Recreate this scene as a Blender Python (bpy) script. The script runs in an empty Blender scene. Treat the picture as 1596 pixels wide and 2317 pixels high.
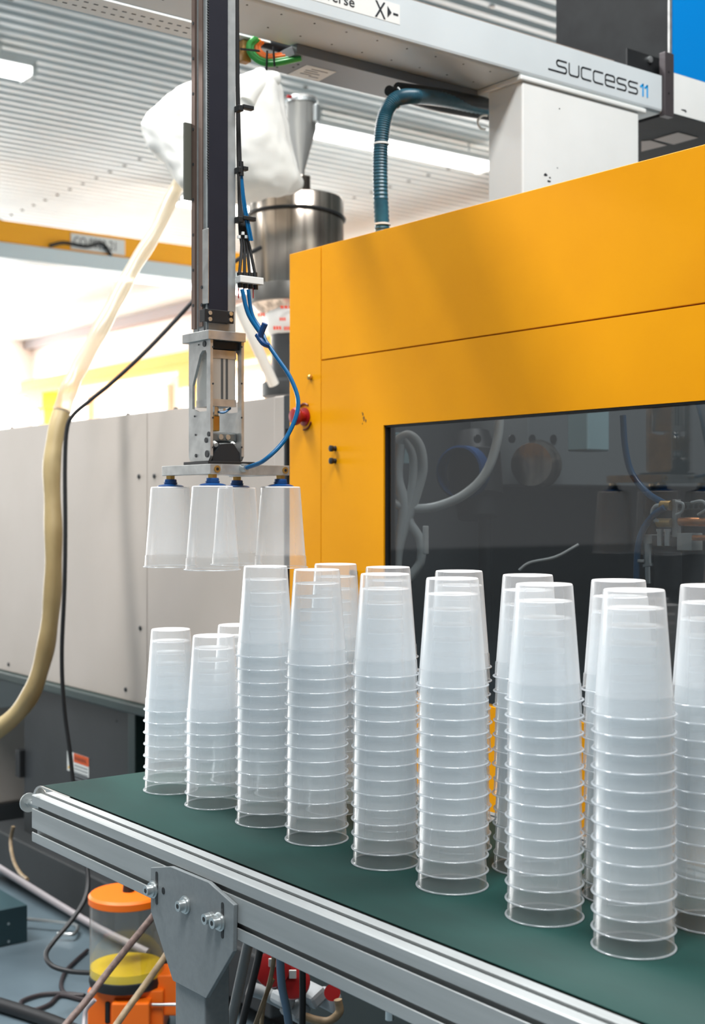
import bpy, bmesh, math, random
from mathutils import Vector, Matrix
random.seed(7)
sc = bpy.context.scene
# ------------------------------------------------------------------ camera, world, lights, exposure
CAMZ = 1.37
F = 3000.0; CX = 798.0; HY = 1147.0
YAW = math.atan(2298.0 / 3000.0); SN, CS = math.sin(YAW), math.cos(YAW)
cam_d = bpy.data.cameras.new('camera'); cam = bpy.data.objects.new('camera', cam_d)
sc.collection.objects.link(cam); sc.camera = cam
cam.location = (0, 0, CAMZ); cam.rotation_euler = (math.pi / 2, 0, -YAW)
cam_d.sensor_fit = 'VERTICAL'; cam_d.sensor_height = 36.0; cam_d.sensor_width = 24.8
cam_d.lens = F / 2317.0 * 36.0; cam_d.shift_y = -(1158.5 - HY) / 2317.0
cam_d.clip_start = 0.05; cam_d.clip_end = 200
cam_d.dof.use_dof = True; cam_d.dof.focus_distance = 1.95; cam_d.dof.aperture_fstop = 7.0
sc.view_settings.view_transform = 'Standard'; sc.view_settings.look = 'None'
sc.view_settings.gamma = 1.0; sc.view_settings.use_curve_mapping = False
sc.view_settings.exposure = 0.0
sc.cycles.transparent_max_bounces = 48
sc.cycles.max_bounces = 20; sc.cycles.diffuse_bounces = 10; sc.cycles.glossy_bounces = 4; sc.cycles.transmission_bounces = 8
sc.cycles.caustics_reflective = False; sc.cycles.caustics_refractive = False
w = bpy.data.worlds.new('world'); sc.world = w; w.use_nodes = True
w.node_tree.nodes['Background'].inputs[0].default_value = (0.93, 0.97, 1.0, 1)
w.node_tree.nodes['Background'].inputs[1].default_value = 0.52

def area(name, loc, size, size_y, power, rot=(0, 0, 0), color=(1, 1, 1)):
    l = bpy.data.lights.new(name, 'AREA'); l.shape = 'RECTANGLE'; l.size = size; l.size_y = size_y
    l.energy = power; l.color = color
    o = bpy.data.objects.new(name, l); sc.collection.objects.link(o); o.location = loc; o.rotation_euler = rot
    return o
area('ceiling_lamp_glow', (0.6, 4.2, 5.4), 5.0, 0.8, 520)
area('ceiling_lamp_glow', (0.6, 0.2, 5.4), 5.0, 0.8, 440)
area('ceiling_lamp_glow', (7.0, 8.5, 5.3), 5.0, 0.8, 260)
area('ceiling_lamp_glow', (-3.0, 8.5, 5.3), 5.0, 0.8, 200)
area('window_daylight', (4.0, 32.6, 2.6), 20.0, 3.6, 2600, (math.radians(-90), 0, 0), (1.0, 0.98, 0.95))
area('window_daylight', (14.3, 20.0, 2.4), 3.0, 20.0, 1300, (0, math.radians(90), 0), (1.0, 0.98, 0.95))

# ------------------------------------------------------------------ helpers
def ray(px, py):
    a = (px - CX) / F
    return Vector((CS * a + SN, -SN * a + CS, (HY - py) / F))
C0 = Vector((0, 0, CAMZ))
def atZ(px, py, Z): return C0 + ray(px, py) * Z
def onX(px, py, X):
    r = ray(px, py); return C0 + r * (X / r.x)
def onY(px, py, Y):
    r = ray(px, py); return C0 + r * (Y / r.y)
def onH(px, py, z):
    r = ray(px, py); return C0 + r * ((z - CAMZ) / r.z)
def lin(c):
    c = c / 255.0
    return c / 12.92 if c <= 0.04045 else ((c + 0.055) / 1.055) ** 2.4
def S(r, g, b): return (lin(r), lin(g), lin(b), 1)

MATS = {}
def mat(name, col, rough=0.5, metal=0.0, col2=None, scale=20.0, stretch=None, bump=0.0, spec=0.5, emit=None, estr=0.0, lo=0.35, hi=0.65, coat=0.0):
    if name in MATS: return MATS[name]
    m = bpy.data.materials.new(name); m.use_nodes = True; nt = m.node_tree; b = nt.nodes['Principled BSDF']
    b.inputs['Base Color'].default_value = col; b.inputs['Roughness'].default_value = rough
    b.inputs['Metallic'].default_value = metal; b.inputs['Specular IOR Level'].default_value = spec
    b.inputs['Coat Weight'].default_value = coat
    if emit:
        b.inputs['Emission Color'].default_value = emit; b.inputs['Emission Strength'].default_value = estr
    if col2 or bump:
        tc = nt.nodes.new('ShaderNodeTexCoord'); mp = nt.nodes.new('ShaderNodeMapping'); n = nt.nodes.new('ShaderNodeTexNoise')
        mp.inputs['Scale'].default_value = stretch or (1, 1, 1)
        n.inputs['Scale'].default_value = scale; n.inputs['Detail'].default_value = 5
        nt.links.new(tc.outputs['Object'], mp.inputs[0]); nt.links.new(mp.outputs[0], n.inputs['Vector'])
        if col2:
            r = nt.nodes.new('ShaderNodeValToRGB')
            r.color_ramp.elements[0].position = lo; r.color_ramp.elements[0].color = col
            r.color_ramp.elements[1].position = hi; r.color_ramp.elements[1].color = col2
            nt.links.new(n.outputs['Fac'], r.inputs[0]); nt.links.new(r.outputs[0], b.inputs['Base Color'])
        if bump:
            bp = nt.nodes.new('ShaderNodeBump'); bp.inputs['Strength'].default_value = bump; bp.inputs['Distance'].default_value = 0.002
            nt.links.new(n.outputs['Fac'], bp.inputs['Height']); nt.links.new(bp.outputs[0], b.inputs['Normal'])
    MATS[name] = m
    return m

def film(name, tint, base, edge, power, scat, translucent=0.5, gloss=0.08, rough=0.2, zlow=None):
    """thin translucent plastic: part of the light passes straight, part is scattered"""
    m = bpy.data.materials.new(name); m.use_nodes = True; nt = m.node_tree; nt.nodes.clear()
    N = nt.nodes.new; L = nt.links.new
    out = N('ShaderNodeOutputMaterial'); tr = N('ShaderNodeBsdfTransparent'); tr.inputs[0].default_value = tint
    di = N('ShaderNodeBsdfDiffuse'); di.inputs[0].default_value = scat
    tl = N('ShaderNodeBsdfTranslucent'); tl.inputs[0].default_value = scat
    mx = N('ShaderNodeMixShader'); mx.inputs[0].default_value = translucent; L(di.outputs[0], mx.inputs[1]); L(tl.outputs[0], mx.inputs[2])
    gl = N('ShaderNodeBsdfGlossy'); gl.inputs['Roughness'].default_value = rough
    lw = N('ShaderNodeLayerWeight'); lw.inputs[0].default_value = 0.5
    pw = N('ShaderNodeMath'); pw.operation = 'POWER'; pw.inputs[1].default_value = power; L(lw.outputs['Facing'], pw.inputs[0])
    ml = N('ShaderNodeMath'); ml.operation = 'MULTIPLY_ADD'; ml.inputs[1].default_value = edge - base; ml.inputs[2].default_value = base
    ml.use_clamp = True; L(pw.outputs[0], ml.inputs[0])
    if zlow:
        tc = N('ShaderNodeTexCoord'); sx = N('ShaderNodeSeparateXYZ'); L(tc.outputs['Object'], sx.inputs[0])
        rg = N('ShaderNodeMapRange'); rg.inputs['From Min'].default_value = 0.0205; rg.inputs['From Max'].default_value = 0.0225
        rg.inputs['To Min'].default_value = zlow; rg.inputs['To Max'].default_value = 1.0; L(sx.outputs['Z'], rg.inputs['Value'])
        mz = N('ShaderNodeMath'); mz.operation = 'MULTIPLY'; L(ml.outputs[0], mz.inputs[0]); L(rg.outputs[0], mz.inputs[1]); ml = mz
    m1 = N('ShaderNodeMixShader'); L(ml.outputs[0], m1.inputs[0]); L(tr.outputs[0], m1.inputs[1]); L(mx.outputs[0], m1.inputs[2])
    p5 = N('ShaderNodeMath'); p5.operation = 'POWER'; p5.inputs[1].default_value = 4.0; L(lw.outputs['Facing'], p5.inputs[0])
    fm = N('ShaderNodeMath'); fm.operation = 'MULTIPLY_ADD'; fm.inputs[1].default_value = 0.5; fm.inputs[2].default_value = gloss; fm.use_clamp = True; L(p5.outputs[0], fm.inputs[0])
    m2 = N('ShaderNodeMixShader'); L(fm.outputs[0], m2.inputs[0]); L(m1.outputs[0], m2.inputs[1]); L(gl.outputs[0], m2.inputs[2])
    L(m2.outputs[0], out.inputs[0]); MATS[name] = m
    return m

WO = {}
class MB:
    def __init__(s): s.bm = bmesh.new()
    def box(s, a, b, bev=0.0, M=None):
        a = Vector(a); b = Vector(b); c = (a + b) / 2; d = b - a
        r = bmesh.ops.create_cube(s.bm, size=1.0)
        vs = r['verts']
        for v in vs:
            v.co = Vector((v.co.x * abs(d.x), v.co.y * abs(d.y), v.co.z * abs(d.z)))
        if bev > 0:
            es = list({e for v in vs for e in v.link_edges})
            rb = bmesh.ops.bevel(s.bm, geom=es, offset=bev, segments=2, affect='EDGES', profile=0.5)
            vs = list({v for f in rb['faces'] for v in f.verts} | {v for v in vs if v.is_valid})
        for v in vs:
            if M is not None: v.co = M @ v.co
            v.co += c
        return s
    def cyl(s, p0, p1, r, r2=None, seg=20, cap=True):
        p0 = Vector(p0); p1 = Vector(p1); d = p1 - p0; r2 = r if r2 is None else r2
        q = Vector((0, 0, 1)).rotation_difference(d.normalized()).to_matrix()
        a = []; b = []
        for i in range(seg):
            t = 2 * math.pi * i / seg; u = Vector((math.cos(t), math.sin(t), 0))
            a.append(s.bm.verts.new(p0 + q @ (u * r))); b.append(s.bm.verts.new(p1 + q @ (u * r2)))
        for i in range(seg):
            j = (i + 1) % seg; s.bm.faces.new((a[i], a[j], b[j], b[i]))
        if cap:
            if r > 1e-6: s.bm.faces.new(a[::-1])
            if r2 > 1e-6: s.bm.faces.new(b)
        return s
    def tube(s, pts, r, seg=12, sub=8, mod=None, cap=True):
        P = [Vector(p) for p in pts]; path = []
        if len(P) > 2:
            E = [P[0] * 2 - P[1]] + P + [P[-1] * 2 - P[-2]]
            for i in range(1, len(E) - 2):
                for k in range(sub):
                    t = k / sub; p0, p1, p2, p3 = E[i - 1:i + 3]
                    path.append(0.5 * ((2 * p1) + (p2 - p0) * t + (2 * p0 - 5 * p1 + 4 * p2 - p3) * t * t + (3 * p1 - p0 - 3 * p2 + p3) * t ** 3))
            path.append(P[-1])
        else: path = [P[0].lerp(P[1], k / sub) for k in range(sub + 1)]
        n = None; rings = []
        for i, p in enumerate(path):
            d = (path[min(i + 1, len(path) - 1)] - path[max(i - 1, 0)]).normalized()
            if n is None: n = d.orthogonal().normalized()
            n = (n - d * n.dot(d)).normalized(); bb = d.cross(n)
            rr = mod(i, len(path)) * r if mod else r
            rings.append([s.bm.verts.new(p + (n * math.cos(2 * math.pi * k / seg) + bb * math.sin(2 * math.pi * k / seg)) * rr) for k in range(seg)])
        for a, b in zip(rings, rings[1:]):
            for k in range(seg): s.bm.faces.new((a[k], a[(k + 1) % seg], b[(k + 1) % seg], b[k]))
        if cap: s.bm.faces.new(rings[0][::-1]); s.bm.faces.new(rings[-1])
        return s
    def lathe(s, prof, c=(0, 0, 0), seg=40, ax=(0, 0, 1), a0=0.0):
        c = Vector(c); q = Vector((0, 0, 1)).rotation_difference(Vector(ax).normalized()).to_matrix(); rings = []
        for r, z in prof:
            if r < 1e-6: rings.append([s.bm.verts.new(c + q @ Vector((0, 0, z)))])
            else: rings.append([s.bm.verts.new(c + q @ Vector((r * math.cos(a0 + 2 * math.pi * k / seg), r * math.sin(a0 + 2 * math.pi * k / seg), z))) for k in range(seg)])
        for a, b in zip(rings, rings[1:]):
            for k in range(seg):
                j = (k + 1) % seg
                if len(a) == 1 and len(b) == 1: continue
                if len(a) == 1: s.bm.faces.new((a[0], b[k], b[j]))
                elif len(b) == 1: s.bm.faces.new((a[k], b[0], a[j]))
                else: s.bm.faces.new((a[k], b[k], b[j], a[j]))
        return s
    def prism(s, pts, d):
        """polygon of world points pushed by vector d"""
        d = Vector(d); a = [s.bm.verts.new(Vector(p)) for p in pts]; b = [s.bm.verts.new(Vector(p) + d) for p in pts]
        s.bm.faces.new(a[::-1]); s.bm.faces.new(b)
        for i in range(len(a)):
            j = (i + 1) % len(a); s.bm.faces.new((a[i], a[j], b[j], b[i]))
        return s
    def build(s, name, m, parent=None, smooth=False, kind=None, bevel=0.0, label=None):
        bm = s.bm; bmesh.ops.recalc_face_normals(bm, faces=bm.faces)
        xs = [v.co for v in bm.verts]
        lo = Vector((min(v.x for v in xs), min(v.y for v in xs), min(v.z for v in xs)))
        hi = Vector((max(v.x for v in xs), max(v.y for v in xs), max(v.z for v in xs)))
        o_ = (lo + hi) / 2
        if parent is None: o_.z = lo.z
        for v in bm.verts: v.co -= o_
        me = bpy.data.meshes.new(name); bm.to_mesh(me); bm.free()
        if smooth:
            me.polygons.foreach_set('use_smooth', [True] * len(me.polygons)); me.set_sharp_from_angle(angle=math.radians(38))
        for mm in (m if isinstance(m, (list, tuple)) else [m]): me.materials.append(mm)
        o = bpy.data.objects.new(name, me); sc.collection.objects.link(o)
        if parent is not None: o.parent = parent; o.location = o_ - WO[parent.name]
        else: o.location = o_
        WO[o.name] = o_
        if kind: o['kind'] = kind
        if label: o['label'] = label
        if bevel:
            bv = o.modifiers.new('bevel', 'BEVEL'); bv.width = bevel; bv.segments = 2; bv.limit_method = 'ANGLE'
        return o
def thing(name, label, cat, loc, group=None):
    o = bpy.data.objects.new(name, None); sc.collection.objects.link(o); o.location = loc; o.empty_display_size = 0.05
    o['label'] = label; o['category'] = cat
    if group: o['group'] = group
    WO[o.name] = Vector(loc)
    return o
def tag(o, label, cat, group=None):
    o['label'] = label; o['category'] = cat
    if group: o['group'] = group
    return o
def text(body, loc, size, m, parent, rot=(math.pi / 2, 0, 0), name='lettering', align='LEFT', ext=0.0003, sx=1.0):
    c = bpy.data.curves.new(name, 'FONT'); c.body = body; c.size = size; c.extrude = ext; c.align_x = align; c.resolution_u = 3
    o = bpy.data.objects.new(name, c); sc.collection.objects.link(o); c.materials.append(m)
    me = bpy.data.meshes.new_from_object(o); bpy.data.objects.remove(o); me.name = name; me.materials.clear(); me.materials.append(m)
    o = bpy.data.objects.new(name, me); sc.collection.objects.link(o)
    o.rotation_euler = rot; o.parent = parent; o.location = Vector(loc) - WO[parent.name]; o.scale = (sx, 1, 1); WO[o.name] = Vector(loc)
    return o
def ribbon(mb, pts, wd, axis_u, axis_v, org, th, nrm):
    """flat stroke of lettering: pts in (u,v), width wd, lifted by th along nrm"""
    for (u0, v0), (u1, v1) in zip(pts, pts[1:]):
        d = Vector((u1 - u0, v1 - v0)); L = d.length
        if L < 1e-7: continue
        d /= L; n = Vector((-d.y, d.x)) * wd / 2; e = d * wd * 0.30
        q = [Vector((u0, v0)) - e - n, Vector((u1, v1)) + e - n, Vector((u1, v1)) + e + n, Vector((u0, v0)) - e + n]
        mb.prism([org + axis_u * p.x + axis_v * p.y for p in q], nrm * th)
EX, EY, EZ = Vector((1, 0, 0)), Vector((0, 1, 0)), Vector((0, 0, 1))

# ------------------------------------------------------------------ materials
yellow = mat('yellow_paint', S(231, 155, 0), 0.42, 0, S(223, 147, 0), 3.0, bump=0.02, spec=0.15)
beige = mat('beige_paint', S(184, 174, 165), 0.5, 0, S(176, 166, 156), 2.0)
darkgrey = mat('dark_grey_paint', S(48, 50, 52), 0.55, 0, S(40, 43, 44), 4.0)
blackp = mat('black_paint', S(20, 22, 24), 0.5)
trimgreen = mat('dark_green_trim', S(22, 44, 42), 0.4)
alu = mat('anodised_aluminium', S(174, 178, 178), 0.42, 0.35, S(162, 166, 166), 60.0, (1, 0.05, 1))
alu_b = mat('milled_aluminium', S(205, 205, 202), 0.33, 0.75, S(180, 180, 178), 40.0, bump=0.02)
steel = mat('brushed_steel', S(205, 192, 178), 0.26, 1.0, S(150, 140, 130), 9.0, (4, 4, 0.15), lo=0.42, hi=0.58)
zinc = mat('zinc_plated', S(205, 210, 210), 0.3, 0.9)
brass = mat('brass', S(200, 160, 90), 0.3, 0.9)
copper = mat('copper', S(225, 150, 95), 0.25, 0.9)
greyplate = mat('grey_bracket_paint', S(132, 138, 140), 0.5, 0.1, S(126, 132, 134), 120.0)
beamwhite = mat('beam_light_grey', S(205, 212, 214), 0.42, 0, S(199, 206, 208), 5.0)
offwhite = mat('off_white_paint', S(232, 233, 230), 0.5, 0, S(224, 225, 221), 4.0)
bluep = mat('blue_panel_paint', S(0, 128, 205), 0.35, spec=0.2)
rubber = mat('black_rubber', S(26, 27, 29), 0.5)
bluetube = mat('blue_tube_plastic', S(0, 92, 142), 0.3)
bluesuc = mat('blue_silicone', S(0, 62, 118), 0.4)
redp = mat('red_plastic', S(145, 12, 14), 0.4)
cordb = mat('toothed_belt_black', S(32, 33, 42), 0.55, 0, S(34, 35, 44), 20.0, spec=0.2)
belt = mat('green_belt', S(14, 58, 53), 0.55, 0, S(9, 44, 40), 6.0, (1, 0.4, 1), bump=0.03, spec=0.22)
orange = mat('orange_plastic', S(240, 110, 10), 0.45)
grease = mat('yellow_grease', S(250, 215, 0), 0.5)
floor_m = mat('floor_epoxy', S(104, 120, 128), 0.33, 0, S(84, 98, 106), 2.2, bump=0.03)
ceil_m = mat('corrugated_sheet', S(214, 220, 220), 0.45, 0, S(206, 212, 212), 1.5)
wallw = mat('wall_white', S(236, 228, 222), 0.7, 0, S(228, 220, 214), 1.0)
craney = mat('crane_yellow', S(255, 175, 10), 0.5)
hosetan = mat('dirty_clear_hose', S(176, 156, 112), 0.45, 0, S(140, 118, 76), 7.0, (1, 1, 0.5), lo=0.35, hi=0.7)
whitecloth = mat('white_filter_cloth', S(240, 238, 232), 0.9, 0, S(228, 226, 218), 5.0, bump=0.5)
lampm = mat('lamp_tube_light', (1, 1, 1, 1), 0.5, emit=(1, 1, 1, 1), estr=7.0)
skyglass = mat('bright_daylight_pane', (1, 1, 1, 1), 0.5, emit=(1.0, 0.99, 0.97, 1), estr=3.0)
ink = mat('black_ink', S(30, 34, 40), 0.6)
paper = mat('white_label', S(225, 226, 222), 0.5)
cupm = film('frosted_polypropylene', (0.97, 0.985, 0.99, 1), 0.25, 0.92, 3.2, (0.955, 0.97, 0.985, 1), 0.5, 0.03, 0.2, zlow=0.5)
cupb = film('frosted_polypropylene_base', (0.97, 0.985, 0.99, 1), 0.85, 0.9, 1.5, (0.98, 0.98, 0.985, 1), 0.25, 0.05, 0.3)
cuprim = film('frosted_polypropylene_rim', (0.97, 0.985, 0.99, 1), 0.22, 0.55, 2.0, (0.86, 0.90, 0.94, 1), 0.45, 0.08, 0.2)
clearp = film('clear_acrylic', (0.97, 0.97, 0.96, 1), 0.02, 0.3, 2.0, (0.8, 0.8, 0.78, 1), 0.5, 0.12, 0.08)
hoseclr = film('cream_clear_hose', (0.92, 0.88, 0.80, 1), 0.55, 0.92, 1.2, (0.72, 0.65, 0.52, 1), 0.6, 0.08, 0.3)
def glassmat():
    m = bpy.data.materials.new('smoked_safety_glass'); m.use_nodes = True; nt = m.node_tree; nt.nodes.clear()
    N = nt.nodes.new; L = nt.links.new
    out = N('ShaderNodeOutputMaterial'); tr = N('ShaderNodeBsdfTransparent'); tr.inputs[0].default_value = (0.66, 0.68, 0.69, 1)
    gl = N('ShaderNodeBsdfGlossy'); gl.inputs['Roughness'].default_value = 0.02
    lw = N('ShaderNodeLayerWeight'); lw.inputs[0].default_value = 0.5
    p5 = N('ShaderNodeMath'); p5.operation = 'POWER'; p5.inputs[1].default_value = 4.0; L(lw.outputs['Facing'], p5.inputs[0])
    fr = N('ShaderNodeMath'); fr.operation = 'MULTIPLY_ADD'; fr.inputs[1].default_value = 0.9; fr.inputs[2].default_value = 0.08; fr.use_clamp = True; L(p5.outputs[0], fr.inputs[0])
    mx = N('ShaderNodeMixShader'); L(fr.outputs[0], mx.inputs[0]); L(tr.outputs[0], mx.inputs[1]); L(gl.outputs[0], mx.inputs[2]); L(mx.outputs[0], out.inputs[0])
    return m
glass = glassmat()

# ------------------------------------------------------------------ the hall
HC = CAMZ + 4.37; XW = 14.6; YW = 33.0; X0 = -14.0; Y0 = -12.0
MB().box((X0 - 30, Y0 - 30, -0.1), (XW, YW, 0)).build('floor', floor_m, kind='structure')
def corrugated():
    mb = MB(); p = 0.2; n = int((YW - Y0) / p); prof = []
    for i in range(n):
        y = Y0 + i * p
        prof += [(y, HC), (y + 0.085, HC), (y + 0.11, HC + 0.06), (y + 0.175, HC + 0.06)]
    prof.append((Y0 + n * p, HC))
    a = [mb.bm.verts.new((X0, y, z)) for y, z in prof]; b = [mb.bm.verts.new((XW, y, z)) for y, z in prof]
    for i in range(len(a) - 1): mb.bm.faces.new((a[i], a[i + 1], b[i + 1], b[i]))
    return mb
ceil = corrugated().build('ceiling', ceil_m, kind='structure')
m = MB()
for k in range(5):
    for j in range(60):
        x = 1.2 + 3.4 * k; y = 6 + j * 0.4
        m.box((x - 0.02, y + 0.03, HC - 0.012), (x + 0.02, y + 0.06, HC - 0.001))
m.build('sheet_screws', mat('dull_steel', S(110, 108, 104), 0.4, 0.8), ceil, kind='stuff')
wf = MB().box((X0, YW, 0), (XW, YW + 0.2, HC + 0.1)).build('wall_far', wallw, kind='structure')
wr = MB().box((XW, Y0, 0), (XW + 0.2, YW, HC + 0.1)).build('wall_right', wallw, kind='structure')
for i in range(5):
    x = -9.4 + i * 4.8
    f = MB().box((x, YW - 0.06, 1.2), (x + 4.2, YW - 0.005, HC - 0.15)).build('window_%d' % (i + 1), skyglass, kind='structure')
    fr = MB(); fr.box((x - 0.1, YW - 0.1, 1.1), (x, YW, HC - 0.05)).box((x + 2.05, YW - 0.1, 1.2), (x + 2.13, YW - 0.06, HC - 0.15)).box((x, YW - 0.1, 1.1), (x + 4.2, YW, 1.2))
    fr.build('window_frame', wallw, f)
for i in range(5):
    y = 14.0 + i * 3.9
    f = MB().box((XW - 0.06, y, 1.0), (XW - 0.005, y + 3.2, CAMZ + 2.65)).build('window_%d' % (i + 6), skyglass, kind='structure')
    fr = MB(); fr.box((XW - 0.1, y - 0.08, 0.9), (XW, y, CAMZ + 2.7)).box((XW - 0.1, y, CAMZ + 1.95), (XW - 0.06, y + 3.2, CAMZ + 2.05)).build('window_frame', wallw, f)
MB().box((XW - 0.25, 8, HC - 0.22), (XW, YW, HC)).build('trim_1', mat('eaves_steel', S(150, 140, 140), 0.5), kind='structure')

# fluorescent fittings
def fitting(x0, x1, y, lab, z=HC - 0.25, wd=0.2):
    t = thing('ceiling_light', lab, 'lamp', ((x0 + x1) / 2, y, z), 'fluorescent ceiling lights')
    MB().box((x0, y - wd / 2, z + 0.03), (x1, y + wd / 2, z + 0.10), 0.01).build('housing', offwhite, t)
    for s_ in (-1, 1): MB().cyl((x0 + 0.05, y + s_ * wd * 0.27, z), (x1 - 0.05, y + s_ * wd * 0.27, z), 0.045, seg=12).build('lamp_tube', lampm, t, smooth=True)
    for xx in (x0, x1 - 0.05): MB().box((xx, y - wd / 2, z - 0.05), (xx + 0.05, y + wd / 2, z + 0.05)).build('end_cap', offwhite, t)
    for xx in (x0 + 0.3, x1 - 0.3): MB().cyl((xx, y, z + 0.1), (xx, y, HC), 0.012, seg=8).build('hanger', zinc, t)
fitting(8.3, 11.1, 11.8, 'long fluorescent light right of the blue-green corrugated hose', wd=0.34)
fitting(2.6, 5.25, 11.9, 'fluorescent light cut off at the upper left edge of the photo', wd=0.3)
fitting(8.9, 11.6, 15.6, 'fluorescent light behind the pale hose below the white cloth bag', wd=0.34)
fitting(6.2, 10.5, 21.6, 'left one of the two fluorescent lights seen below the yellow crane girder', wd=0.34)
fitting(11.0, 13.8, 21.4, 'right one of the two fluorescent lights seen below the yellow crane girder', wd=0.34)
fitting(-0.8, 2.0, 4.4, 'fluorescent light overhead near the robot, out of the frame')

# overhead crane
cr = thing('crane_bridge', 'yellow crane girder under the corrugated ceiling with a white number plate', 'crane', (5, 15.5, CAMZ + 3.2))
YC = 15.5; zt = CAMZ + 0.1378 * 1.645 * YC; zb = CAMZ + 0.1273 * 1.645 * YC
MB().box((X0, YC, zb), (13.1, YC + 0.25, zt), 0.01).build('girder', craney, cr)
MB().box((X0, YC - 0.05, zb - 0.2), (13.1, YC + 0.3, zb - 0.01), 0.01).build('lower_rail', mat('pale_steel', S(205, 216, 218), 0.4), cr)
p0 = onY(160, 577, YC); p1 = onY(282, 538, YC)
z0 = CAMZ + 0.1278 * 1.645 * YC + 0.01
nm = MB().box((p0.x, YC - 0.01, z0), (p1.x, YC, z0 + 0.2)).build('number_plate', paper, cr)
text('CO 0022-21', (p0.x + 0.03, YC - 0.012, z0 + 0.045), 0.17, ink, nm, sx=(p1.x - p0.x - 0.06) / 0.98)
m = MB(); m.tube([(p0.x - 0.3, YC - 0.03, z0 - 0.0), (p0.x - 0.1, YC - 0.03, z0 + 0.06), (p0.x + 0.2, YC - 0.03, z0 + 0.05), (p0.x + 0.42, YC - 0.03, z0 + 0.11), (p0.x + 0.55, YC - 0.04, z0 - 0.03)], 0.022, seg=8)
m.build('cable', rubber, cr, smooth=True)
cr2 = thing('crane_runway', 'distant yellow crane runway beam on posts along the right wall', 'crane', (13.6, 24, CAMZ + 3))
RX = 13.4; h1 = 0.1835 * 1.2595 * RX; h0 = 0.160 * 1.2595 * RX
MB().box((RX, 9, CAMZ + h0 + 0.12), (RX + 0.3, 31, CAMZ + h1), 0.01).build('runway_girder', craney, cr2)
MB().box((RX - 0.15, 9, CAMZ + h0), (RX + 0.35, 31, CAMZ + h0 + 0.12), 0.01).build('flange', craney, cr2)
for yy in (29.6, 22.4, 16.0):
    MB().box((RX, yy, 0), (RX + 0.3, yy + 0.35, CAMZ + h0)).build('post', craney, cr2)
    MB().box((RX - 0.2, yy - 0.35, CAMZ + h0 - 0.35), (RX + 0.3, yy + 0.5, CAMZ + h0)).build('corbel', craney, cr2)

# ------------------------------------------------------------------ belt conveyor
BZ = CAMZ - 0.487; YE = 2.117; YN = 0.15
cv = thing('belt_conveyor', 'belt conveyor with dark green belt, aluminium side rails and grey leg bracket', 'conveyor', (1.2, 1.2, 0))
def railsec(x0, sgn=1):
    """40 x 80 slotted profile section in (x, z)"""
    t = BZ - 0.001; b = t - 0.08; q = []
    def X(u): return x0 + sgn * u
    s, d, iw, = 0.004, 0.0025, 0.008
    q += [(X(0.0015), t), (X(0.016), t), (X(0.016), t - d), (X(0.012), t - d), (X(0.012), t - 0.010), (X(0.028), t - 0.010), (X(0.028), t - d), (X(0.024), t - d), (X(0.024), t), (X(0.040), t)]
    q += [(X(0.040), b), (X(0.0015), b), (X(0), b + 0.0015)]
    for c in (b + 0.020, b + 0.060):
        q += [(X(0), c - s), (X(0.0015), c - s + 0.0008), (X(d), c - s), (X(d), c - iw), (X(0.010), c - iw), (X(0.010), c + iw), (X(d), c + iw), (X(d), c + s), (X(0), c + s)]
    q += [(X(0), t - 0.0015)]
    return q
sec = railsec(0.936)
rl = MB().prism([(x, YN, z) for x, z in sec], (0, YE - YN, 0)).build('side_rail', alu, cv)
sec = railsec(1.468, -1)
MB().prism([(x, YN, z) for x, z in sec], (0, YE - YN, 0)).build('side_rail', alu, cv)
# belt loop
RC = 2.165; rr = 0.034; bl = MB(); path = []
for k in range(0, 17):
    a = math.pi / 2 - math.pi * k / 16; path.append((RC + rr * math.cos(a), BZ - rr + rr * math.sin(a)))
for k in range(0, 17):
    a = -math.pi / 2 - math.pi * k / 16; path.append((YN + rr * math.cos(a), BZ - rr + rr * math.sin(a)))
va = [bl.bm.verts.new((0.9815, y, z)) for y, z in path]; vb = [bl.bm.verts.new((1.4245, y, z)) for y, z in path]
for i in range(len(path)):
    j = (i + 1) % len(path); bl.bm.faces.new((va[i], va[j], vb[j], vb[i]))
bo = bl.build('belt', belt, cv, smooth=True)
so = bo.modifiers.new('solid', 'SOLIDIFY'); so.thickness = 0.002; so.offset = -1
MB().cyl((0.975, RC, BZ - rr), (1.43, RC, BZ - rr), rr - 0.003, seg=24).build('end_roller', steel, cv, smooth=True)
m = MB(); m.box((0.9985, YN + 0.05, BZ - 0.012), (1.408, RC - 0.05, BZ - 0.0035)); m.build('slider_bed', steel, cv)
# end bearing plates
def roundplate(x, th):
    pts = []
    for k in range(13):
        a = math.pi / 2 - math.pi * k / 12; pts.append((x, RC + 0.005 + 0.036 * math.cos(a), BZ - 0.037 + 0.036 * math.sin(a)))
    pts += [(x, 2.06, BZ - 0.073), (x, 2.06, BZ - 0.001)]
    return MB().prism(pts, (th, 0, 0))
roundplate(0.9755, 0.004).build('end_plate', alu_b, cv)
roundplate(1.4265, 0.004).build('end_plate', alu_b, cv)
tb = MB(); zc = BZ - 0.021
tb.cyl((0.944, 2.10, zc), (0.944, 2.165, zc), 0.004, seg=12)
tn = tb.build('tension_bolt', zinc, cv, smooth=True)
MB().cyl((0.944, 2.146, zc), (0.944, 2.149, zc), 0.0165, seg=28).build('washer', zinc, tn, smooth=True)
MB().cyl((0.944, 2.138, zc), (0.944, 2.146, zc), 0.0075, seg=6).build('nut', zinc, tn)
MB().box((0.936, YE - 0.016, BZ - 0.004), (0.939, YE - 0.032, BZ - 0.0005), 0.0005).build('rail_end_clip', clearp, cv)
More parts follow.
